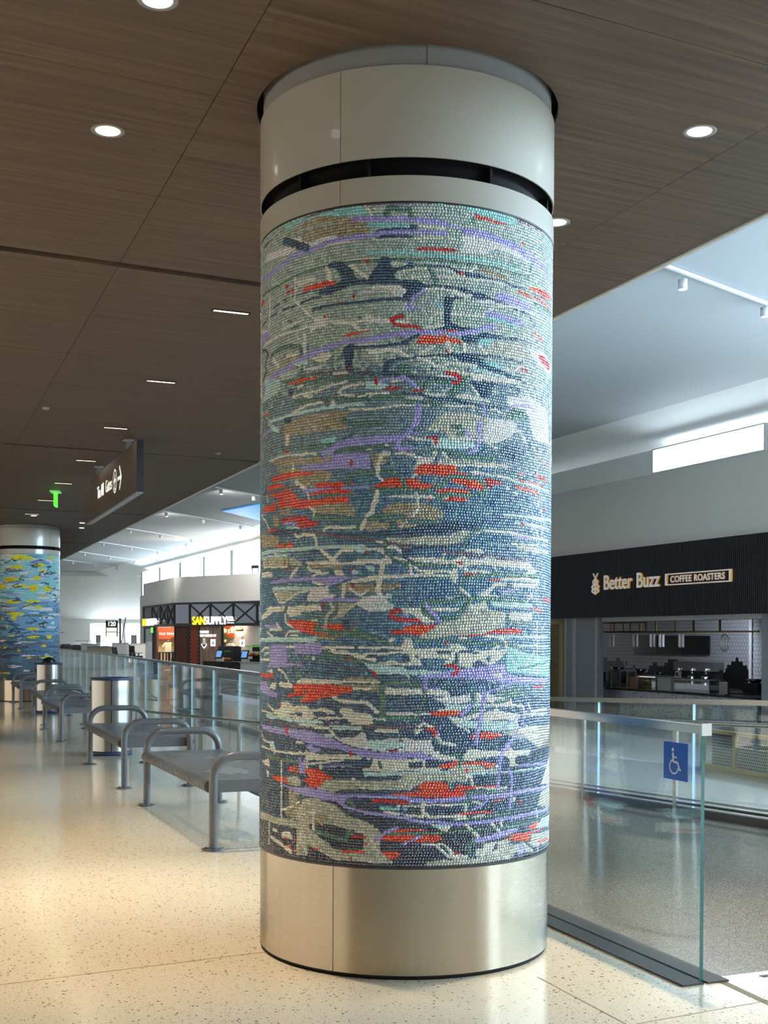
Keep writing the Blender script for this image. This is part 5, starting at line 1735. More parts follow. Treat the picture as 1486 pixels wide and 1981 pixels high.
# ------------------------------------------------------------------ bins
def make_bin(label, loc, rz):
    t = thing('litter_bin', label, 'bin', loc, rz, 'round steel litter bins')
    R_ = .245; bp0 = None
    m = MB(); m.lathe([(0, 0), (R_-.005, 0), (R_+.003, .012), (R_+.003, .05), (R_-.02, .05)], 48); m.build('base_ring', 'navy_trim', t)
    for k in range(4):
        m = MB(); m.lathe([(R_, .052), (R_, .90), (R_-.006, .90), (R_-.006, .052)], 14, k*PI/2 + .02, (k+1)*PI/2 - .02, closed_prof=True, smooth=False)
        for i in range(len(m.sm)-2): m.sm[i] = True
        o = m.build('body_panel', 'bin_steel', t); bp0 = bp0 if k else o; md = o.modifiers.new('e', 'EDGE_SPLIT'); md.split_angle = .6
    m = MB(); m.lathe([(R_-.009, .05), (R_-.009, .902)], 48); m.build('liner_shell', 'navy_trim', t)
    m = MB(); m.lathe([(R_-.09, .925), (R_-.085, .935), (R_+.004, .93), (R_+.008, .915), (R_+.004, .902), (R_-.09, .902)], 48, closed_prof=True); m.build('lid', 'navy_trim', t)
    m = MB(); m.lathe([(0, .80), (R_-.09, .80), (R_-.09, .92)], 32); m.build('opening', 'black', t)
    m = MB(); m.box((-(R_+.004), .03, .80), (.012, .02, .06)); m.build('latch', 'black', bp0)
    return t
make_bin('round steel litter bin with navy lid standing behind the second bench', (-3.30, 14.67, 0), .22)
make_bin('farther round steel litter bin with a black bag bulging out, before the yellow column', (-6.25, 22.6, 0), .75)
m = MB()
rg = random.Random(2)
vs = []; fs = []; n, k_ = 18, 8
for i in range(k_+1):
    a = PI/2*i/k_
    for j in range(n): r_ = .125*math.cos(a)*(1 + rg.uniform(-.16, .16)); vs.append((r_*math.cos(2*PI*j/n), r_*math.sin(2*PI*j/n), .11*math.sin(a)*(1 + rg.uniform(-.1, .1))))
for i in range(k_):
    for j in range(n): fs.append((i*n+j, i*n+(j+1) % n, (i+1)*n+(j+1) % n, (i+1)*n+j))
fs.append(tuple(range(n))[::-1])
m.add(vs, fs, 0, True); tag(m.build('rubbish_bag', 'bag_black', None, (-6.25, 22.6, .925)), 'crumpled black bag heaped on top of the farther bin', 'bag')

# ------------------------------------------------------------------ hanging direction sign
SD = Vector((-4.443 + 2.86, 18.242 - 14.19, 0)); sl = SD.length; sd = SD.normalized()
sc_ = Vector((-3.653, 16.22, 0))
t = thing('hanging_sign', 'brown hanging direction sign with lit white lettering and arrow', 'sign', (sc_.x, sc_.y, 3.42), math.atan2(-sd.y, -sd.x))
# local +x runs from the far end to the near end; local -y faces the concourse
m = MB(); m.box((0, 0, 0), (sl, .075, .60)); hp = m.build('panel', 'sign_brown', t)
for s_ in (-1, 1): m = MB(); m.box((s_*(sl/2 + .006), 0, 0), (.012, .08, .605)); m.build('end_plate', 'sign_black', t)
m = MB(); m.box((0, 0, -.307), (sl, .079, .014)); m.build('bottom_trim', 'sign_silver', t)
for u in (-1.15, 1.38):
    m = MB(); m.box((u, 0, .345), (.09, .05, .10)); m.box((u, 0, .42), (.16, .12, .012)); m.build('hanger', 'sign_silver', t)
yF = -.0385
def txt(name, s, u, z, size, mt, **k): return text_obj(name, s, size, mt, hp, Matrix.Translation((u, yF, z)) @ UPRIGHT, extrude=.003, **k)
txt('lettering', 'To All', -1.0, -.055, .235, ['letter_lit'], bold=.002)
txt('lettering', 'Gates', -.24, -.055, .235, ['letter_white'])
m = MB()
def ring_xz(m, cx, cz, ro, ri, y, n=28):
    vs = [(cx + r_*math.cos(2*PI*i/n), y, cz + r_*math.sin(2*PI*i/n)) for r_ in (ro, ri) for i in range(n)]
    m.add(vs, [(i, n+i, n+(i+1) % n, (i+1) % n)[::-1] for i in range(n)])
ring_xz(m, .57, .01, .155, .132, yF - .002)
strk(m, [(.57, yF-.002, -.10), (.57, yF-.002, .10)], .03); strk(m, [(.49, yF-.002, .0), (.57, yF-.002, .05), (.65, yF-.002, .0)], .03); strk(m, [(.53, yF-.002, -.09), (.61, yF-.002, -.09)], .02)
m.build('gate_symbol', 'letter_white', hp)
m = MB(); strk(m, [(.80, yF-.002, .01), (1.08, yF-.002, .01)], .045); strk(m, [(.94, yF-.002, .15), (1.08, yF-.002, .01), (.94, yF-.002, -.13)], .045); m.build('arrow', 'letter_white', hp)

# exit sign, seen almost edge-on
t = thing('exit_sign', 'glowing green exit sign hanging edge-on from the timber ceiling', 'sign', (-5.50, 20.3, H), math.radians(98))
m = MB(); m.box((0, 0, -.012), (.30, .16, .024)); m.build('canopy', 'exit_pale', t)
m = MB(); m.box((0, 0, -.14), (.30, .03, .23)); m.build('edge_lit_panel', 'exit_green', t)

# ------------------------------------------------------------------ coffee shop
t = thing('shop_fascia', 'black ribbed fascia panel above the coffee shop opening', 'fascia', WO, WRZ)
m = MB(); m.box((-.35, -.055, (FT+FB)/2), (9.9, .1, FT-FB)); m.build('backing', 'fascia_black', t)
m = MB(); u = -5.28
while u < 4.6: m.box((u, -.117, (FT+FB)/2), (.038, .03, FT-FB)); u += .064
o = m.build('ribbing', 'fascia_black', t); o['kind'] = 'stuff'
def wtext(name, s, u, z, size, mt, parent, n=-.18, **k):
    return text_obj(name, s, size, mt, parent, Matrix.Translation((u, n, z)) @ UPRIGHT, **k)
t = thing('shop_sign', 'illuminated coffee shop sign with bee emblem, name and boxed lettering on black fascia', 'sign', WO + WE*.27, WRZ)
wtext('lettering', 'Better', -2.50, 2.64, .50, ['letter_silver', 'letter_gold'], t, extrude=.02, bold=.007, sx=.95)
wtext('lettering', 'Buzz', -1.10, 2.64, .50, ['letter_silver', 'letter_gold'], t, extrude=.02, bold=.007, sx=.98)
wtext('lettering', 'COFFEE ROASTERS', .23, 2.71, .20, ['letter_silver', 'letter_gold'], t, extrude=.01, bold=.005, sx=1.06, space=1.08)
m = MB()
for c_, d_ in [((1.205, -.19, 2.895), (2.26, .06, .022)), ((1.205, -.19, 2.655), (2.26, .06, .022)), ((.085, -.19, 2.775), (.022, .06, .26)), ((2.325, -.19, 2.775), (.022, .06, .26))]: m.box(c_, d_)
m.build('lettering_frame', 'letter_silver', t)
m = MB()
for c_, d_ in [((1.205, -.165, 2.895), (2.27, .03, .03)), ((1.205, -.165, 2.655), (2.27, .03, .03)), ((.085, -.165, 2.775), (.045, .03, .27)), ((2.335, -.165, 2.775), (.045, .03, .27))]: m.box(c_, d_)
m.build('frame_return', 'letter_gold', t)
def bee(m, y, off=0.0):
    cx = -2.86 + off
    def disc(a, b, cz, ho=.62):
        n = 26; vs = [(cx + a*q*math.cos(2*PI*i/n), y, cz + b*q*math.sin(2*PI*i/n)) for q in (1, ho) for i in range(n)]
        m.add(vs, [(i, n+i, n+(i+1) % n, (i+1) % n)[::-1] for i in range(n)])
    disc(.13, .075, 2.84); disc(.17, .075, 2.72); disc(.17, .07, 2.62)
    strk(m, [(cx, y, 2.93), (cx, y, 2.53)], .06, y)
    strk(m, [(cx, y, 2.93), (cx-.06, y, 3.0), (cx-.10, y, 3.06)], .028, y); strk(m, [(cx, y, 2.93), (cx+.06, y, 3.0), (cx+.10, y, 3.06)], .028, y)
m = MB(); bee(m, -.20); m.build('bee_emblem', 'letter_silver', t)
m = MB(); bee(m, -.185, .03); m.build('emblem_return', 'letter_gold', t)

def sbox(name, mt, parent, u0, u1, n0, n1, z0, z1):
    m = MB(); m.box(((u0+u1)/2, (n0+n1)/2, (z0+z1)/2), (u1-u0, n1-n0, z1-z0)); return m.build(name, mt, parent)
# shell of the shop
t = thing('wall_shop_back', '', 'wall', WO, WRZ); del t['label']; del t['category']; t['kind'] = 'structure'
sbox('plaster', 'hex_grout', t, -12.2, -.6, 4.05, 4.15, LOW, 2.3)
def hexwall(parent, u0, u1, z0, z1, n, cut, cell=.115, side=False):
    m = MB(); r_ = cell/math.sqrt(3)*.93; rowh = cell*math.sqrt(3)/2; j = 0; z = z0
    while z < z1:
        u = u0 + (cell/2 if j % 2 else 0)
        while u < u1:
            mi = 1 if z < cut + .16*math.sin(u*2.1) + .1*math.sin(u*7) + .05*random.random() else 0
            if random.random() < .003 and z < 1.2: mi = 1
            vs = [((u + r_*math.cos(PI/6 + PI/3*i)), n, z + r_*math.sin(PI/6 + PI/3*i)) for i in range(6)]
            if side: vs = [(n, q[0], q[2]) for q in vs]
            m.add(vs, [(5, 4, 3, 2, 1, 0) if not side else (0, 1, 2, 3, 4, 5)], mi)
            u += cell
        z += rowh; j += 1
    o = m.build('hex_tile', ['hex_white', 'hex_black'], parent); o['kind'] = 'stuff'; return o
hexwall(t, -12.1, -.7, .0, 2.2, 4.04, .62)
sbox('lower_wall', 'hex_black', t, -12.2, -.6, 4.0, 4.045, LOW, .02)
t = thing('wall_shop_side', '', 'wall', WO, WRZ); del t['label']; del t['category']; t['kind'] = 'structure'
sbox('plaster', 'hex_grout', t, -.65, 3.5, 3.1, 3.2, LOW, 2.3)
hexwall(t, -.6, 3.4, -.1, 2.2, 3.09, .42)
sbox('side_wall', 'jamb_grey', t, 3.4, 3.5, .2, 3.2, LOW, 2.3)
sbox('pier', 'jamb_white', t, -.72, -.62, 3.05, 4.2, LOW, 2.3)
t = wallbox('ceiling_shop', -12.2, 3.5, 2.3, 2.36, 'jamb_white', .1, 4.1)
m = MB(); m.box((-5, 2.2, 2.27), (6, .3, .02)); m.build('ceiling_strip', 'letter_white', t, (0, 0, 0))
wallbox('trim_3', -2.76, 3.35, 1.86, FB, 'jamb_white', .12, .5)
t = wallbox('wall_shop_pilaster', -4.41, -2.76, LOW, FB, 'jamb_grey', .06, .12)
for u_ in (-4.38, -3.98, -3.9, -2.9): sbox('moulding', 'jamb_white', t, u_-.02, u_+.02, .03, .06, LOW, FB)
# brass mesh screens
def hexnet(m, x0, x1, z0, z1, y, cell, bar, th=.006):
    r_ = cell/math.sqrt(3); rowh = cell*math.sqrt(3)/2; j = 0; z = z0 + r_
    while z < z1 - r_*.8:
        x = x0 + cell/2 + (cell/2 if j % 2 else 0)
        while x < x1 - cell*.4:
            vs = []
            for q in (1.0, 1 - bar):
                vs += [(x + r_*q*math.cos(PI/6 + PI/3*i), y, z + r_*q*math.sin(PI/6 + PI/3*i)) for i in range(6)]
            m.add(vs, [(i, 6+i, 6+(i+1) % 6, (i+1) % 6)[::-1] for i in range(6)])
            x += cell
        z += rowh; j += 1
t = thing('mesh_screen', 'tall brass framed mesh screen left of the coffee shop opening', 'screen', WO, WRZ)
for u0, u1 in ((-5.3, -5.2), (-4.62, -4.43)): sbox('frame', 'gold_paint', t, u0, u1, .0, .06, LOW, FB)
m = MB(); hexnet(m, -5.2, -4.62, LOW, FB - .15, .02, .06, .32); o = m.build('mesh_infill', 'gold_paint', t); o['kind'] = 'stuff'
sbox('backing', 'void', t, -5.2, -4.62, .05, .06, LOW, FB - .12)
sbox('head', 'gold_paint', t, -5.3, -4.43, .0, .06, FB - .15, FB - .001)
# low brass screens on the lower floor, right edge of the picture
A_ = Vector((5.02, 19.1, 0)); B_ = Vector((6.35, 15.1, 0)); d = (B_-A_); L_ = d.length
t = thing('mesh_screen', 'low brass framed honeycomb screen beyond the ramp at the right picture edge', 'screen', (A_.x, A_.y, LOW), math.atan2(d.y, d.x))
k = 0; x = 0; pw = .86
m = MB(); m.box((L_/2, 0, .03), (L_, .06, .10)); m.box((L_/2, 0, .60), (L_, .06, .06)); m.build('frame', 'gold_paint', t)
while x < L_:
    m = MB(); m.box((x + .035, 0, .32), (.07, .06, .6)); m.build('upright', 'gold_paint', t)
    m = MB(); hexnet(m, x + .07, x + pw, .08, .57, -.01, .052, .25); o = m.build('mesh_infill', 'lamp_trim', t); o['kind'] = 'stuff'
    x += pw
m = MB(); m.box((L_/2, .2, .3), (L_, .02, .58)); m.build('backing', 'black', t)

# counter and what stands on it
CT = .16
t = thing('coffee_counter', 'long speckled stone coffee counter behind the far glass guard', 'counter', WO, WRZ)
sbox('front_panel', 'terrazzo_counter', t, -3.5, 2.3, .8, .86, LOW, CT - .04)
sbox('carcass', 'black', t, -3.5, 2.3, .86, 1.5, LOW, CT - .04)
sbox('worktop', 'black', t, -3.55, 2.32, .76, 1.55, CT - .04, CT)
sbox('end_block', 'jamb_white', t, -3.9, -3.55, .78, 1.5, LOW, .14)
def stuffbox(name, label, cat, mt, u0, u1, n0, n1, z0, z1, group=None):
    t = thing(name, label, cat, S1((u0+u1)/2, (n0+n1)/2, z0), WRZ, group); return t, (u1-u0, n1-n0, z1-z0)
def lb(parent, name, mt, c_, d_):
    m = MB(); m.box(c_, d_); return m.build(name, mt, parent)
def glasscase(label, u0, u1, z1, fill=None):
    t, (a, b, c_) = stuffbox('display_case', label, 'display case', '', u0, u1, .84, 1.35, CT, z1, 'glass display cases on the counter')
    for sx in (-1, 1):
        for sy in (-1, 1): lb(t, 'corner_post', 'steel', (sx*(a/2-.015), sy*(b/2-.015), c_/2), (.03, .03, c_))
    lb(t, 'top_frame', 'steel', (0, 0, c_-.012), (a, b, .024))
    lb(t, 'glass_front', 'rail_glass', (0, -b/2+.01, c_/2), (a-.06, .006, c_-.04))
    if fill:
        lb(t, 'shelf', 'steel', (0, 0, c_*.45), (a-.06, b-.06, .01)); lb(t, 'base_shelf', 'steel', (0, 0, .01), (a-.06, b-.06, .02))
        lb(t, 'lamp_strip', 'letter_lit', (0, -b/2+.06, c_-.035), (a-.1, .04, .012))
    return t, a, b, c_
glasscase('tall narrow glass case at the left end of the coffee counter', -3.45, -3.02, .62)
tt, a, b, c_ = glasscase('lit glass pastry case on the coffee counter', -2.28, -1.45, .52, True)
for i in range(9):
    for z_, mt in ((.03, 'pastry'), (c_*.46, 'plant' if i % 3 == 0 else 'pastry')):
        p_ = Vector(S1(-2.18 + i*.08, 1.0 + .05*(i % 3), CT + z_)); m = MB(); m.sphere((0, 0, .045), .045, 8, 6, sq=(1, 1, .8))
        tag(m.build('pastry', mt, None, p_), ('small baked item on the ' + ('lower' if z_ < .1 else 'upper') + ' shelf of the lit pastry case') if mt == 'pastry' else 'small green salad item inside the lit pastry case', 'food', 'food in the lit pastry case')
t, (a, b, c_) = stuffbox('cardboard_box', 'brown cardboard box on the counter left of the lit pastry case', 'box', '', -2.68, -2.36, .9, 1.25, CT, .46)
lb(t, 'carton', 'cardboard', (0, 0, c_/2), (a, b, c_)); lb(t, 'tape', 'pastry', (0, 0, c_+.001), (.05, b, .002))
t, (a, b, c_) = stuffbox('drinks_cooler', 'grey fronted low cooler on the counter right of the pastry case', 'cooler', '', -1.40, -.80, .84, 1.3, CT, .50)
lb(t, 'cabinet', 'jamb_grey', (0, 0, c_/2), (a, b, c_)); lb(t, 'door', 'steel', (0, -b/2-.008, c_/2), (a*.9, .014, c_*.85))
glasscase('dark glass case in the middle of the coffee counter', -.76, .60, .48)
t, (a, b, c_) = stuffbox('counter_divider', 'upright metal divider on the counter right of the dark glass case', 'panel', '', .78, 1.08, .9, 1.1, CT, .46)
lb(t, 'panel', 'steel', (0, 0, c_/2), (a, .05, c_)); lb(t, 'foot', 'steel', (0, 0, .01), (a, b, .02))
t, (a, b, c_) = stuffbox('card_reader', 'small pale payment terminal standing on the dark glass case', 'terminal', '', -.86, -.62, .9, 1.05, .50, .66)
lb(t, 'body', 'jamb_white', (0, 0, c_/2), (a*.6, b*.5, c_)); lb(t, 'keypad', 'black', (0, -b*.26, c_/2), (a*.4, .006, c_*.6))
t, (a, b, c_) = stuffbox('espresso_machine', 'espresso machine with chrome group heads on the back counter', 'coffee machine', '', -3.3, -1.6, 2.5, 3.0, .18, .86)
lb(t, 'chassis', 'steel', (0, .1, c_*.8), (a, b*.6, c_*.35)); lb(t, 'back', 'black', (0, .16, c_*.35), (a, .12, c_*.7)); lb(t, 'drip_tray', 'steel', (0, -.05, .04), (a, b*.8, .06))
for k in range(3):
    m = MB(); m.lathe([(0, .36), (.045, .36), (.045, .5), (0, .5)], 14, M=Matrix.Translation((-a/3 + k*a/3, -.08, 0))); m.build('group_head', 'chrome', t)
    m = MB(); m.lathe([(0, .07), (.1, .07), (.1, .3), (0, .3)], 16, M=Matrix.Translation((-a/3 + k*a/3, -.1, 0))); m.build('urn', 'chrome', t)
for k, (u_, w_, h_) in enumerate([(-7.9, .35, .30), (-7.2, .3, .34), (-6.2, .55, .38), (-5.1, .5, .36), (-4.2, .35, .30), (.55, .55, .28)]):
    n_ = 2.9 if u_ < 0 else 2.2
    lab = ['squat black machine at the left end of the back counter', 'black grinder second from left on the back counter', 'wide black brewer under the menu screens', 'black kettle unit right of the wide brewer', 'small black grinder left of the espresso machine', 'black machine by the right-hand tiled wall'][k]
    t = thing('coffee_grinder', lab, 'coffee machine', S1(u_, n_, .18), WRZ, 'black machines on the back counter')
    lb(t, 'body', 'black', (0, 0, h_*.4), (w_, .3, h_*.8)); m = MB(); m.lathe([(w_*.18, h_*.8), (w_*.38, h_*1.15), (0, h_*1.15)], 14); m.build('hopper', 'screen', t)
t = thing('back_counter', 'dark back counter along the hexagon tiled wall', 'counter', WO, WRZ)
sbox('carcass', 'black', t, -9.5, -1.0, 2.3, 3.0, LOW, .14); sbox('worktop', 'black', t, -9.6, -.95, 2.25, 3.05, .14, .18)
t = thing('back_counter', 'dark counter with steel cups below the right-hand tiled wall', 'counter', WO, WRZ)
sbox('carcass', 'black', t, -.4, 3.3, 1.7, 2.5, LOW, .14); sbox('worktop', 'black', t, -.45, 3.35, 1.68, 2.55, .14, .18)
for k in range(8):
    m = MB(); m.lathe([(0, 0), (.035, 0), (.045, .1), (.038, .1), (.03, .01), (0, .01)], 12)
    tag(m.build('metal_cup', 'chrome', None, S1(1.35 + (k % 4)*.16, 1.85 + .25*(k//4), .18)), 'small shiny metal cup on the right-hand dark counter', 'cup', 'metal cups on the dark counter')
for k in range(3):
    u_ = -6.33 + 1.15*k
    t = thing('menu_screen', ['left', 'middle', 'right'][k] + ' of the three dark menu screens on the tiled back wall', 'screen', S1(u_, 3.98, 1.26), WRZ, 'dark menu screens')
    bz = lb(t, 'bezel', 'black', (0, 0, 0), (1.14, .06, .52)); lb(bz, 'display', 'screen', (0, -.033, 0), (1.11, .004, .49))
# brass hanging rack with glass pendants
t = thing('hanging_rack', 'brass rectangular rack hanging under the coffee shop ceiling', 'rack', WO, WRZ)
sbox('long_bar', 'brass', t, -5.1, 1.46, 1.5, 1.54, 1.585, 1.625)
sbox('long_bar', 'brass', t, -4.45, -2.4, 1.2, 1.24, 1.585, 1.63)
sbox('long_bar', 'brass', t, -4.45, -2.4, 1.2, 1.24, 1.83, 1.86)
for u_ in (-4.45, -3.85, -3.1, -2.42, -1.6, -.9, .1):
    if u_ < -2: sbox('upright', 'brass', t, u_-.02, u_+.02, 1.2, 1.24, 1.60, 1.86)
    sbox('upright', 'brass', t, u_-.02, u_+.02, 1.5, 1.54, 1.60, 2.29)
for k, (u_, n_) in enumerate([(-4.4, 1.5), (-3.3, 1.5), (-2.55, 1.5), (-2.3, 1.6), (-1.35, 1.5)]):
    lab = ['leftmost crystal pendant under the brass rack', 'second crystal pendant from the left under the brass rack', 'third crystal pendant, left of the closely hung pair', 'fourth crystal pendant, right of the closely hung pair', 'rightmost crystal pendant, in front of the menu screens'][k]
    t = thing('crystal_pendant', lab, 'lamp', S1(u_, n_, 1.585), WRZ, 'crystal pendants under the brass rack')
    for q in range(6):
        a = PI/3*q; m = MB(); m.box((.06*math.cos(a), .06*math.sin(a), -.2), (.02, .014, .3 + .03*(q % 2)), a); m.build('crystal_bar', 'crystal', t)
    m = MB(); m.tube([(0, 0, 0), (0, 0, -.38)], .008, 6); m.build('stem', 'brass', t)
t = thing('oval_pendant', 'oval wire-framed glass pendant hanging before the right-hand tiled wall', 'lamp', S1(.31, 1.5, 1.58), WRZ)
for q in range(5):
    a = PI*q/5; m = MB(); m.tube([(.12*math.sin(2*PI*i/24)*math.cos(a), .12*math.sin(2*PI*i/24)*math.sin(a), -.24 - .20*math.cos(2*PI*i/24)) for i in range(25)], .006, 5, caps=False); m.build('hoop', 'chrome', t)
m = MB(); m.tube([(0, 0, 0), (0, 0, -.3)], .006, 6); m.build('stem', 'brass', t)
sp_ = spot('shop_fill', S1(-1.0, 2.0, 2.2), S1(-2.5, 3.6, .2), 300, (.8, .88, 1), math.radians(140), .8, .3)  # added cool fill spot, no fitting, to brighten the shop interior

# ------------------------------------------------------------------ market shop (far left)
A2 = Vector((-10.7, 61.7, 0)); B2 = Vector((-5.9, 57.4, 0)); W2 = Vector((-13.8, 69.5, 0))
e2 = (B2-A2).normalized(); RZ2 = math.atan2(e2.y, e2.x); L2 = 9.0
w2 = (A2-W2); LW = w2.length; RZW = math.atan2(w2.y, w2.x)
def bx2(name, mt, parent, u0, u1, n0, n1, z0, z1): return sbox(name, mt, parent, u0, u1, n0, n1, z0, z1)
def struct2(name, mt, u0, u1, n0, n1, z0, z1, org=A2, rz=RZ2):
    m = MB(); m.box(((u0+u1)/2, (n0+n1)/2, (z0+z1)/2), (u1-u0, n1-n0, z1-z0)); return struct(m.build(name, mt, None, org, rz))
struct2('wall_market', 'parapet_paint', 0, L2, .0, .3, 3.16, 4.46)
struct2('wall_market_wing', 'parapet_paint', 0, LW, .0, .3, 3.16, 4.46, W2, RZW)
struct2('wall_market_back', 'interior_warm', -4.5, 9, 3.4, 3.5, LOW, 3.1)
struct2('ceiling_market', 'interior_warm', -.6, 9, .35, 3.4, 2.4, 2.45)
struct2('wall_market_inner', 'interior_warm', 2.72, 2.8, .12, 3.0, LOW, 2.4, W2, RZW)
def fascia2(org, rz, L_, verts, label):
    t = thing('shop_fascia', label, 'fascia', org, rz, 'dark glossy shop fascias')
    zb, zt = 1.98, 3.16
    m = MB(); m.box((L_/2, .03, (zb+zt)/2), (L_, .06, zt-zb)); m.build('glossy_panel', 'fascia_gloss', t)
    m = MB(); m.box((L_/2, -.02, zb + .06), (L_, .08, .14)); m.build('lower_rail', 'fascia_black', t)
    m = MB(); m.box((L_/2, -.02, zt - .05), (L_, .08, .1)); m.build('upper_rail', 'fascia_black', t)
    for a, b in zip(verts[:-1], verts[1:]):
        m = MB(); m.box((a, -.02, (zb+zt)/2), (.08, .06, zt-zb)); m.build('mullion', 'fascia_black', t)
        if (b - a > 1.0 and a > .5) or (L_ < 8.6 and a > .1):
            m = MB(); m.bar((a, -.02, zb+.1), (b, -.02, zt-.1), .04, .05); m.bar((a, -.02, zt-.1), (b, -.02, zb+.1), .04, .05); m.build('cross_brace', 'fascia_black', t)
    return t
fascia2(A2, RZ2, L2, [0.03, 1.27, 2.86, 4.56, 6.27, 7.9], 'dark glossy cross-braced fascia above the front of the market shop')
fascia2(W2, RZW, LW, [.04, 2.6, 4.9, 6.8, LW-.04], 'dark glossy cross-braced fascia on the left wing of the market shop')
def sign2(org, rz, u0, wtot, label, sx, h):
    t = thing('shop_sign', label, 'sign', org, rz, 'lit yellow and white market signs')
    wtext('yellow_lettering', 'SAN', u0, 2.05, h, ['letter_yellow'], t, n=-.1, extrude=.02, bold=.013, sx=sx)
    wtext('white_lettering', 'SUPPLY', u0 + wtot*.305, 2.05, h, ['letter_lit'], t, n=-.1, extrude=.03, bold=.002, sx=sx*.98)
    wtext('white_lettering', 'CO.', u0 + wtot*.845, 2.22, h*.52, ['letter_lit'], t, n=-.1, extrude=.03, bold=.012, sx=sx)
    m = MB(); m.box((u0 + wtot*.92, -.1, 2.12), (wtot*.15, .05, .04)); m.build('underline', 'letter_lit', t)
sign2(A2, RZ2, 1.58, 3.15, 'lit market shop sign on the front fascia, yellow and white letters', .93, .56)
sign2(W2, RZW, .25, 4.0, 'smaller-looking lit market shop sign on the left wing fascia', 1.18, .56)
def pan2(name, label, cat, mt, u0, u1, extra=None, org=A2, rz=RZ2, z1=1.97, n0=.05):
    t = thing(name, label, cat, org, rz); bx2('panel', mt, t, u0 + .04, u1 - .04, n0, n0 + .08, LOW, z1)
    bx2('edge_frame', 'fascia_black', t, u0 - .03, u0 + .04, n0 - .03, n0 + .1, LOW, z1); return t
# brick-faced piers: every slip a piece
def brickpier(label, u0, u1, mt):
    t = pan2('brick_pier', label, 'pier', 'fascia_black', u0, u1)
    z = LOW; j = 0; m0 = MB(); m0.box((0, 0, 0), (.235, .03, .085)); src = None
    while z < 1.9:
        u = u0 + .06 + (.12 if j % 2 else 0)
        while u < u1 - .2:
            if src is None: src = m0.build('brick', mt, t, (u + .12, .04, z + .05))
            else: inst(src, t, (u + .12, .04 + random.uniform(-.006, .006), z + .05))
            u += .245
        z += .095; j += 1
    return t
brickpier('dark brown brick-faced pier at the corner of the market shop', 0.02, 1.12, 'brick_brown')
brickpier('orange-brown brick-faced pier left of the self checkout panel', 1.15, 1.97, 'brick_orange')
t = pan2('checkout_screen', 'tall timber boarded panel with white checkout lettering and arrow', 'panel', 'slat_wood', 2.0, 3.6)
for k in range(12): bx2('board', 'slat_wood', t, 2.05 + k*.126, 2.165 + k*.126, .03, .06, LOW, 1.95)
wtext('lettering', 'PREPARE', 2.08, 1.62, .17, ['letter_lit'], t, n=-.01, extrude=.01, bold=.004)
wtext('lettering', 'SELF CHECKOUT', 2.08, 1.44, .17, ['letter_lit'], t, n=-.01, extrude=.01, bold=.004, sx=.95)
m = MB(); strk(m, [(2.40, -.02, 1.34), (2.40, -.02, .95)], .13, -.02); strk(m, [(2.22, -.02, 1.08), (2.40, -.02, .90), (2.58, -.02, 1.08)], .10, -.02); m.build('arrow_backing', 'letter_lit', t)
m = MB(); strk(m, [(2.42, -.04, 1.32), (2.42, -.04, 1.0)], .07, -.04); strk(m, [(2.30, -.04, 1.08), (2.42, -.04, .95), (2.54, -.04, 1.08)], .07, -.04); m.build('arrow', 'navy_trim', t)
for k, u in enumerate((3.05, 5.2)):
    t = thing('checkout_marker', ['white hanging marker card in front of the timber checkout panel', 'white hanging marker card in front of the lit shirts'][k], 'sign', (*(A2 + e2*u).xy, 1.15), RZ2 + .9, 'white checkout marker cards')
    m = MB(); m.box((0, -.25, 0), (.24, .02, .34)); m.build('card', 'letter_lit', t); m = MB(); m.tube([(0, -.25, .17), (0, -.25, .80)], .012, 6); m.build('hanger', 'fascia_black', t); m = MB(); strk(m, [(0, -.27, .06), (0, -.27, -.08)], .05, -.27); m.build('arrow', 'navy_trim', t)
pan2('door_frame', 'black upright frame right of the checkout panel', 'frame', 'fascia_black', 3.66, 3.78)
# interior
def at2(u, n, z): p = A2 + e2*(u - 1.33*n) + Vector((-e2.y, e2.x, 0))*n; return (p.x, p.y, z)
def atw(u, n, z): d_ = w2.normalized(); p = W2 + d_*u + Vector((-d_.y, d_.x, 0))*n; return (p.x, p.y, z)
def shirt(p, rz, label, mt='shirt', s=1.0):
    t = thing('shirt_display', label, 'shirt', p, rz, 'shirts displayed in the market shop')
    m = MB(); m.prism([(-.2*s, -.3*s), (.2*s, -.3*s), (.21*s, .12*s), (.33*s, -.02*s), (.4*s, .1*s), (.24*s, .3*s), (.09*s, .34*s), (0, .30*s), (-.09*s, .34*s), (-.24*s, .3*s), (-.4*s, .1*s), (-.33*s, -.02*s), (-.21*s, .12*s)], -.06, .06, M=Matrix.Rotation(PI/2, 4, 'X')); m.build('shirt', mt, t)
    m = MB(); m.tube([(0, 0, -.3*s), (0, 0, -1.2*s)], .02, 8); m.lathe([(0, -1.2*s), (.16, -1.2*s), (.16, -1.18*s), (0, -1.17*s)], 14); m.build('stand', 'black', t)
    m = MB(); m.sphere((0, 0, .42*s), .05*s, 8, 6); m.build('neck_finial', 'steel', t)
    return t
shirt(at2(4.65, 1.6, .78), RZ2, 'white shirt on a stand below the right red place-name board', 'shirt_white')
shirt(atw(3.95, .62, .86), .15, 'cream shirt on a stand below the left red place-name board', 'shirt', .85)
def board(p, rz, s, label, w_=1.5):
    t = thing('place_board', label, 'sign', p, rz, 'red place-name boards'); m = MB(); m.box((0, 0, 0), (w_, .06, .62)); m.build('board', 'red_sign', t)
    text_obj('lettering', s, .26 if w_ > 1.2 else .17, ['letter_white'], t, Matrix.Translation((0, -.04, -.08)) @ UPRIGHT, extrude=.004, align='CENTER', bold=.004)
    return t
board(at2(4.72, 1.9, 1.72), RZ2, 'LA JOLLA', 'red board reading LA JOLLA above the white shirt', 1.35)
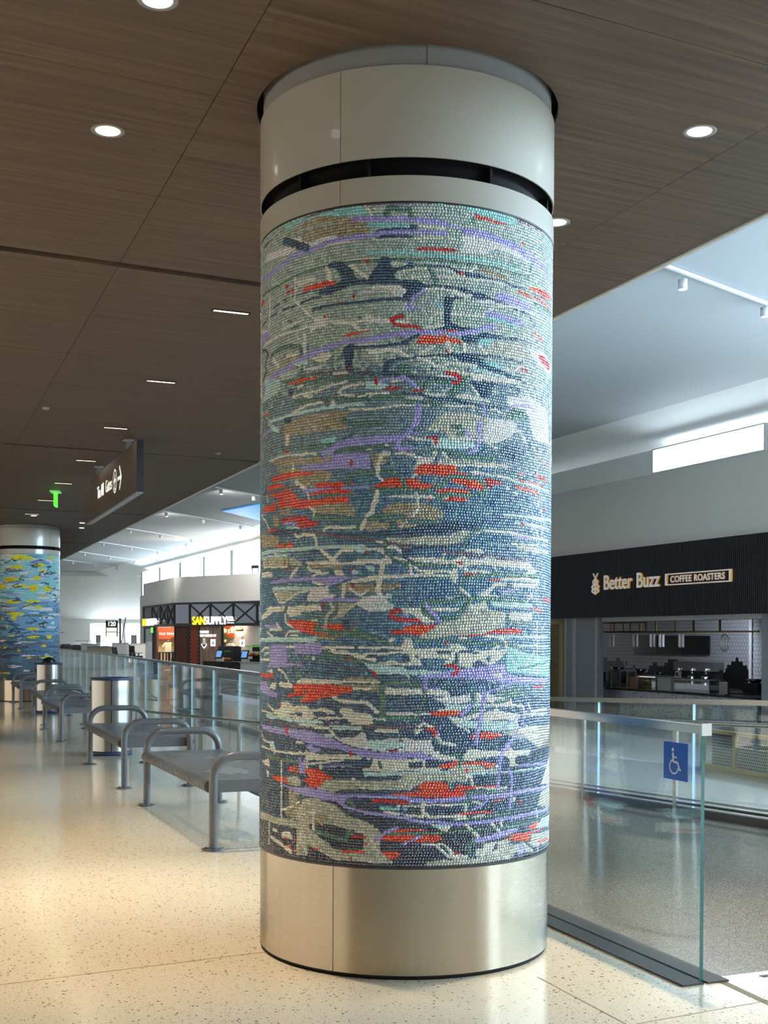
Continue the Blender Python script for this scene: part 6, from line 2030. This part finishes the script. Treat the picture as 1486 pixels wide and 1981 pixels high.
board(atw(3.35, .72, 1.62), .15, 'OLD TOWN', 'red board reading OLD TOWN above the cream shirt', .98)
for k, u in enumerate((5.35, 6.1)):
    t = thing('globe_pendant', ['left of the two white half-globe pendants near the column edge', 'right of the two white half-globe pendants, touching the column edge'][k], 'lamp', at2(u, 1.2, 1.72), RZ2, 'half-globe pendants')
    m = MB(); m.lathe([(0, -.26), (.12, -.23), (.22, -.14), (.26, 0), (0, 0)], 20); m.build('globe', 'globe', t); m = MB(); m.lathe([(0, .14), (.24, .12), (.26, 0), (0, 0)], 20); m.build('shade', 'brass', t)
    m = MB(); m.tube([(0, 0, .14), (0, 0, .66)], .012, 6); m.build('cord', 'black', t)
for k, u in enumerate((4.0, 4.7)):
    t = thing('amber_pendant', ['amber faceted pendant left of the LA JOLLA board', 'amber faceted pendant above the LA JOLLA board'][k], 'lamp', at2(u, 1.0, 1.78 + .06*k), RZ2, 'amber pendants')
    m = MB(); m.lathe([(0, -.14), (.2 - .08*k, 0), (0, .12)], 6, smooth=False); m.build('shade', 'amber_lamp', t); m = MB(); m.tube([(0, 0, .1), (0, 0, .62 - .06*k)], .012, 6); m.build('cord', 'black', t)
t = thing('wall_shelving', 'lit cream wall shelving with goods behind the front counter', 'shelf', at2(3.95, 2.4, LOW), RZ2)
lb(t, 'back_panel', 'interior_warm', (0, .2, 1.2), (1.3, .05, 2.4))
for z_ in (.4, .8, 1.2, 1.6): lb(t, 'shelf', 'slat_wood', (0, 0, z_), (1.3, .35, .03))
rg = random.Random(9)
for k in range(14):
    z_ = (.415, .815, 1.215, 1.615)[k % 4]; m = MB(); hh = rg.uniform(.14, .26); m.lathe([(0, 0), (.05, 0), (.05, hh*.7), (.02, hh), (0, hh)], 8)
    tag(m.build('bottle', rg.choice(['black', 'plant', 'shirt', 'fruit_red']), None, at2(3.95 - .5 + (k//4)*.3, 2.4, LOW + z_ - .0)), 'small goods on the lit cream wall shelving', 'bottle', 'goods on the wall shelving')
for k in range(2):
    t = thing('potted_plant', ['leftmost trailing green plant on top of the shelving', 'right trailing green plant on top of the shelving'][k], 'plant', at2(3.75 + .46*k, 1.6, 1.15), RZ2, 'green plants in the market shop')
    m = MB(); m.lathe([(0, 0), (.07, 0), (.1, .14), (0, .14)], 10); m.build('pot', 'shirt', t)
    m = MB()
    for i in range(40):
        a = rg.uniform(0, 2*PI); r_ = rg.uniform(.05, .2); z0 = rg.uniform(.12, .55); m.add([(.04*math.cos(a), .04*math.sin(a), .14), (r_*math.cos(a-.15), r_*math.sin(a-.15), z0), (r_*1.15*math.cos(a), r_*1.15*math.sin(a), z0+.08), (r_*math.cos(a+.15), r_*math.sin(a+.15), z0)], [(0, 1, 2, 3)])
    o = m.build('foliage', 'plant', t); o['kind'] = 'stuff'
t = thing('checkout_counter', 'dark low checkout counter in front of the market shop', 'counter', at2(4.0, -1.2, LOW), RZ2)
lb(t, 'carcass', 'black', (0, 0, .42), (3.0, .6, .84)); lb(t, 'worktop', 'chair_black', (0, 0, .86), (3.1, .66, .04))
for k in range(3):
    lb(t, 'drawer_front', 'brick_brown', (-1 + k, -.31, .5), (.7, .02, .3))
for k, u in enumerate((3.35, 5.15)):
    t = thing('checkout_kiosk', ['left self checkout kiosk with a lit blue screen', 'right self checkout kiosk with a lit blue screen'][k], 'kiosk', at2(u, -1.25, .28), RZ2, 'self checkout kiosks')
    lb(t, 'pedestal', 'desk_pale', (0, .05, .1), (.34, .2, .2)); m = MB(); m.box((0, 0, 0), (.46, .05, .42), 0, 0, Matrix.Translation((0, 0, .34)) @ Matrix.Rotation(-.3, 4, 'X')); m.build('bezel', 'black', t)
    m = MB(); m.box((0, -.032, 0), (.36, .01, .30), 0, 0, Matrix.Translation((0, 0, .34)) @ Matrix.Rotation(-.3, 4, 'X')); m.build('display', 'screen_lit', t)
t = thing('merchandise_cabinet', 'dark merchandise cabinet between the two kiosks', 'cabinet', at2(4.25, -.35, LOW), RZ2)
lb(t, 'body', 'chair_black', (0, 0, .8), (1.1, .5, 1.6))
for z_ in (1.0, 1.35): lb(t, 'shelf_row', 'fruit_orange' if z_ < 1.2 else 'plant', (0, -.26, z_), (.7, .02, .08))
t = thing('produce_stand', 'open produce stand with green strip light at the column edge', 'stand', at2(6.25, -.4, LOW), RZ2)
lb(t, 'body', 'black', (0, 0, .5), (1.3, .6, 1.0)); lb(t, 'sloped_shelf', 'black', (0, -.1, 1.15), (1.3, .5, .05)); lb(t, 'light_strip', 'green_strip', (0, -.1, 1.6), (1.3, .3, .06)); lb(t, 'back', 'black', (0, .25, 1.3), (1.3, .05, .7))
for k in range(12):
    m = MB(); m.sphere((0, 0, .06), .065, 8, 6)
    mt = ['fruit_orange', 'fruit_red', 'yellow'][k % 3]
    tag(m.build('fruit', mt, None, at2(5.70 + (k % 6)*.2, -.52 if k < 6 else -.66, LOW + (1.177 if k < 6 else 1.177))), ['orange', 'red', 'yellow'][k % 3] + ' fruit on the produce stand', 'fruit', ['orange', 'red', 'yellow'][k % 3] + ' fruit on the produce stand')
for k in range(6):
    t = tag(lb(None, 'snack_packet', 'shirt_white', at2(5.7 + k*.18, -.36, LOW + 1.27), (.1, .05, .18)), 'white packet on the upper row of the produce stand', 'packet', 'white packets on the produce stand')
t = thing('service_desk', 'pale grey service desk at the column edge before the produce stand', 'desk', at2(6.0, -3.0, LOW), RZ2)
lb(t, 'body', 'desk_pale', (0, 0, .45), (2.2, .7, .9)); lb(t, 'top', 'collar_grey', (0, 0, .92), (2.3, .8, .04))
t = thing('queue_rail', 'thin black queue rail in front of the checkout counter', 'railing', at2(3.5, -2.4, LOW), RZ2)
for x in (-1.3, -.2, .9): lb(t, 'post', 'black', (x, 0, .45), (.05, .05, .9))
lb(t, 'rail', 'black', (-.2, 0, .88), (2.4, .05, .05))
# wing: glazed bay, post, exit light
t = thing('window_12', '', '', W2, RZW); del t['label']; del t['category']; t['kind'] = 'structure'
for u0 in (.05, 2.6): bx2('frame', 'fascia_black', t, u0, u0 + .12, .0, .1, 0, 1.98)
bx2('pane', 'rail_glass', t, .17, 2.6, .04, .06, 0, 1.9); bx2('head', 'fascia_black', t, .05, 2.7, 0, .1, 1.88, 1.98)
t = pan2('brick_pier', 'narrow brown pier beside the green exit light on the left wing', 'pier', 'brick_brown', 2.9, 3.7, org=W2, rz=RZW)
t = thing('exit_light', 'small green exit light above the doorway of the left wing', 'sign', atw(3.6, -.2, 1.78), RZW); lb(t, 'housing', 'exit_pale', (0, 0, .14), (.4, .06, .04)); lb(t, 'panel', 'exit_green', (0, 0, 0), (.36, .05, .26))
t = thing('clothing_rack', 'dark clothing rack with folded goods inside the left wing', 'rack', atw(5.4, .22, LOW), .15)
lb(t, 'frame', 'black', (0, 0, 1.2), (.9, .3, .04))
for k in range(5): lb(t, 'garment', ['black', 'chair_black', 'brick_brown'][k % 3], (-.34 + k*.17, 0, .85), (.09, .3, .65))
for sx in (-.42, .42): lb(t, 'leg', 'black', (sx, 0, .6), (.04, .3, 1.2))
for k in range(4):
    z_ = [1.32, 1.0, .62, .2][k]; t = tag(lb(None, 'folded_goods', ['fruit_orange', 'yellow', 'shirt_white', 'chair_black'][k], atw(5.3, .68, LOW + z_ + .6), (.3, .3, .2)), ['orange cap display high', 'yellow folded goods below the orange cap', 'white folded goods in the middle', 'dark folded goods lowest'][k] + ' on the wing doorway shelf', 'clothes')
area('market_glow', at2(6.5, 1.8, 2.35), at2(6.5, 1.8, 0), 4, 2, 240, (1, .85, .66))
area('market_glow_wing', atw(4.6, .8, 2.3), atw(4.6, .8, 0), 2.0, 1.0, 90, (1, .85, .66))

# ------------------------------------------------------------------ gate lounge
t = thing('gate_sign', 'black gate sign numbered 120 on a tall steel pole', 'sign', (-13.45, 60.0, 0), 0)
m = MB(); m.box((.38, .0, 1.165), (.10, .08, 2.33)); m.build('pole', 'pole_steel', t)
m = MB(); m.box((-.02, -.05, 1.82), (.60, .06, .80)); m.build('panel', 'chair_black', t)
text_obj('lettering', '120', .31, ['letter_white'], t, Matrix.Translation((-.02, -.085, 1.955)) @ UPRIGHT, extrude=.004, align='CENTER', bold=.012, sx=.9)
for z_ in (1.77, 1.54): m = MB(); m.box((-.02, -.085, z_), (.5, .01, .20)); m.build('display', 'letter_white', t)
def chair(label, p, rz):
    t = thing('lounge_chair', label, 'chair', p, rz, 'black lounge chairs at the gate')
    lb(t, 'seat', 'chair_black', (0, 0, .43), (.55, .5, .1)); m = MB(); m.box((0, 0, 0), (.55, .08, .5), 0, 0, Matrix.Translation((0, .26, .7)) @ Matrix.Rotation(-.2, 4, 'X')); m.build('backrest', 'chair_black', t)
    for sx in (-.28, .28):
        lb(t, 'arm', 'steel', (sx, 0, .62), (.04, .45, .03)); lb(t, 'leg', 'steel', (sx, 0, .31), (.04, .06, .62))
    return t
c0 = None
def pxy(x, Y): return ((x-743)/2345*Y, Y)
CH = [(118, 68), (127, 64.5), (139, 72), (147, 66.5), (156, 70), (168, 66), (182, 74), (213, 62.5), (241, 68), (251, 63), (262, 60), (233, 55), (128, 76), (247, 75), (260, 78), (152, 61), (135, 60)]
ORD = 'first second third fourth fifth sixth seventh eighth ninth tenth eleventh twelfth thirteenth fourteenth fifteenth sixteenth seventeenth'.split()
for k, (x, Y) in enumerate(CH):
    p = (*pxy(x, Y), 0)
    rank = sorted(q[0] for q in CH).index(x); lab = ORD[rank] + ' from the left of the small black lounge chairs beyond the glass guard'
    if c0 is None: c0 = chair(lab, p, .3)
    else: copy_thing(c0, p, .3 + (k % 3)*.9, lab)
for k, (x, Y, wd, hh, mt, lab) in enumerate([(175, 58, .75, 1.05, 'desk_pale', 'white gate podium left of the numbered gate pole'), (194, 57, 1.1, .95, 'desk_beige', 'beige gate desk beside the white podium'), (233, 59, .7, 1.1, 'desk_pale', 'white podium right of the numbered gate pole'), (160, 78, .9, 1.15, 'desk_pale', 'small pale counter in front of the end wall'), (268, 66.5, .8, 1.05, 'desk_pale', 'pale gate counter near the market shop wing')]):
    t = thing('gate_podium', lab, 'desk', (*pxy(x, Y), 0), 0, 'gate desks'); lb(t, 'body', mt, (0, 0, hh/2), (wd, .6, hh)); lb(t, 'top', 'collar_grey', (0, 0, hh + .015), (wd + .06, .66, .03))
for k, (x, Y, z_, lab) in enumerate([(190, 100, 1.0, 'grey information screen on a stand by the left end windows'), (259, 88, 1.0, 'grey information screen on a stand by the right end windows')]):
    t = thing('info_screen', lab, 'screen', (*pxy(x, Y), 0), 0, 'information screens by the end windows'); lb(t, 'stand', 'desk_pale', (0, .04, .5), (.35, .1, 1.0)); lb(t, 'panel', 'collar_grey', (0, 0, 1.25), (.42, .06, .62))
# pole brace by the end windows
m = MB(); m.tube([(*pxy(231, 90), .0), (*pxy(243, 95), 2.9)], .05, 8); tag(m.build('window_strut', 'pole_steel'), 'thin slanting steel strut in front of the end windows', 'strut')
m = MB(); m.box((0, 0, .12), (.5, .05, .16)); m.box((-.2, 0, -.06), (.04, .04, .3)); m.box((.2, 0, -.06), (.04, .04, .3)); o = tag(m.build('wall_screen', 'sticker_dark', None, (-6.15, 57.75, 4.66), RZ2), 'dark display frame seen above the market parapet against the bright windows', 'screen')
t = thing('floor_sign', 'dark freestanding notice board seen through the left glass guard', 'sign', (-2.62, 17.3, LOW + .02), .2)
lb(t, 'board', 'sticker_dark', (0, 0, .95), (.62, .03, .45)); lb(t, 'post', 'sticker_dark', (0, .03, .48), (.06, .04, .96)); lb(t, 'base', 'sticker_dark', (0, 0, .01), (.45, .3, .02))
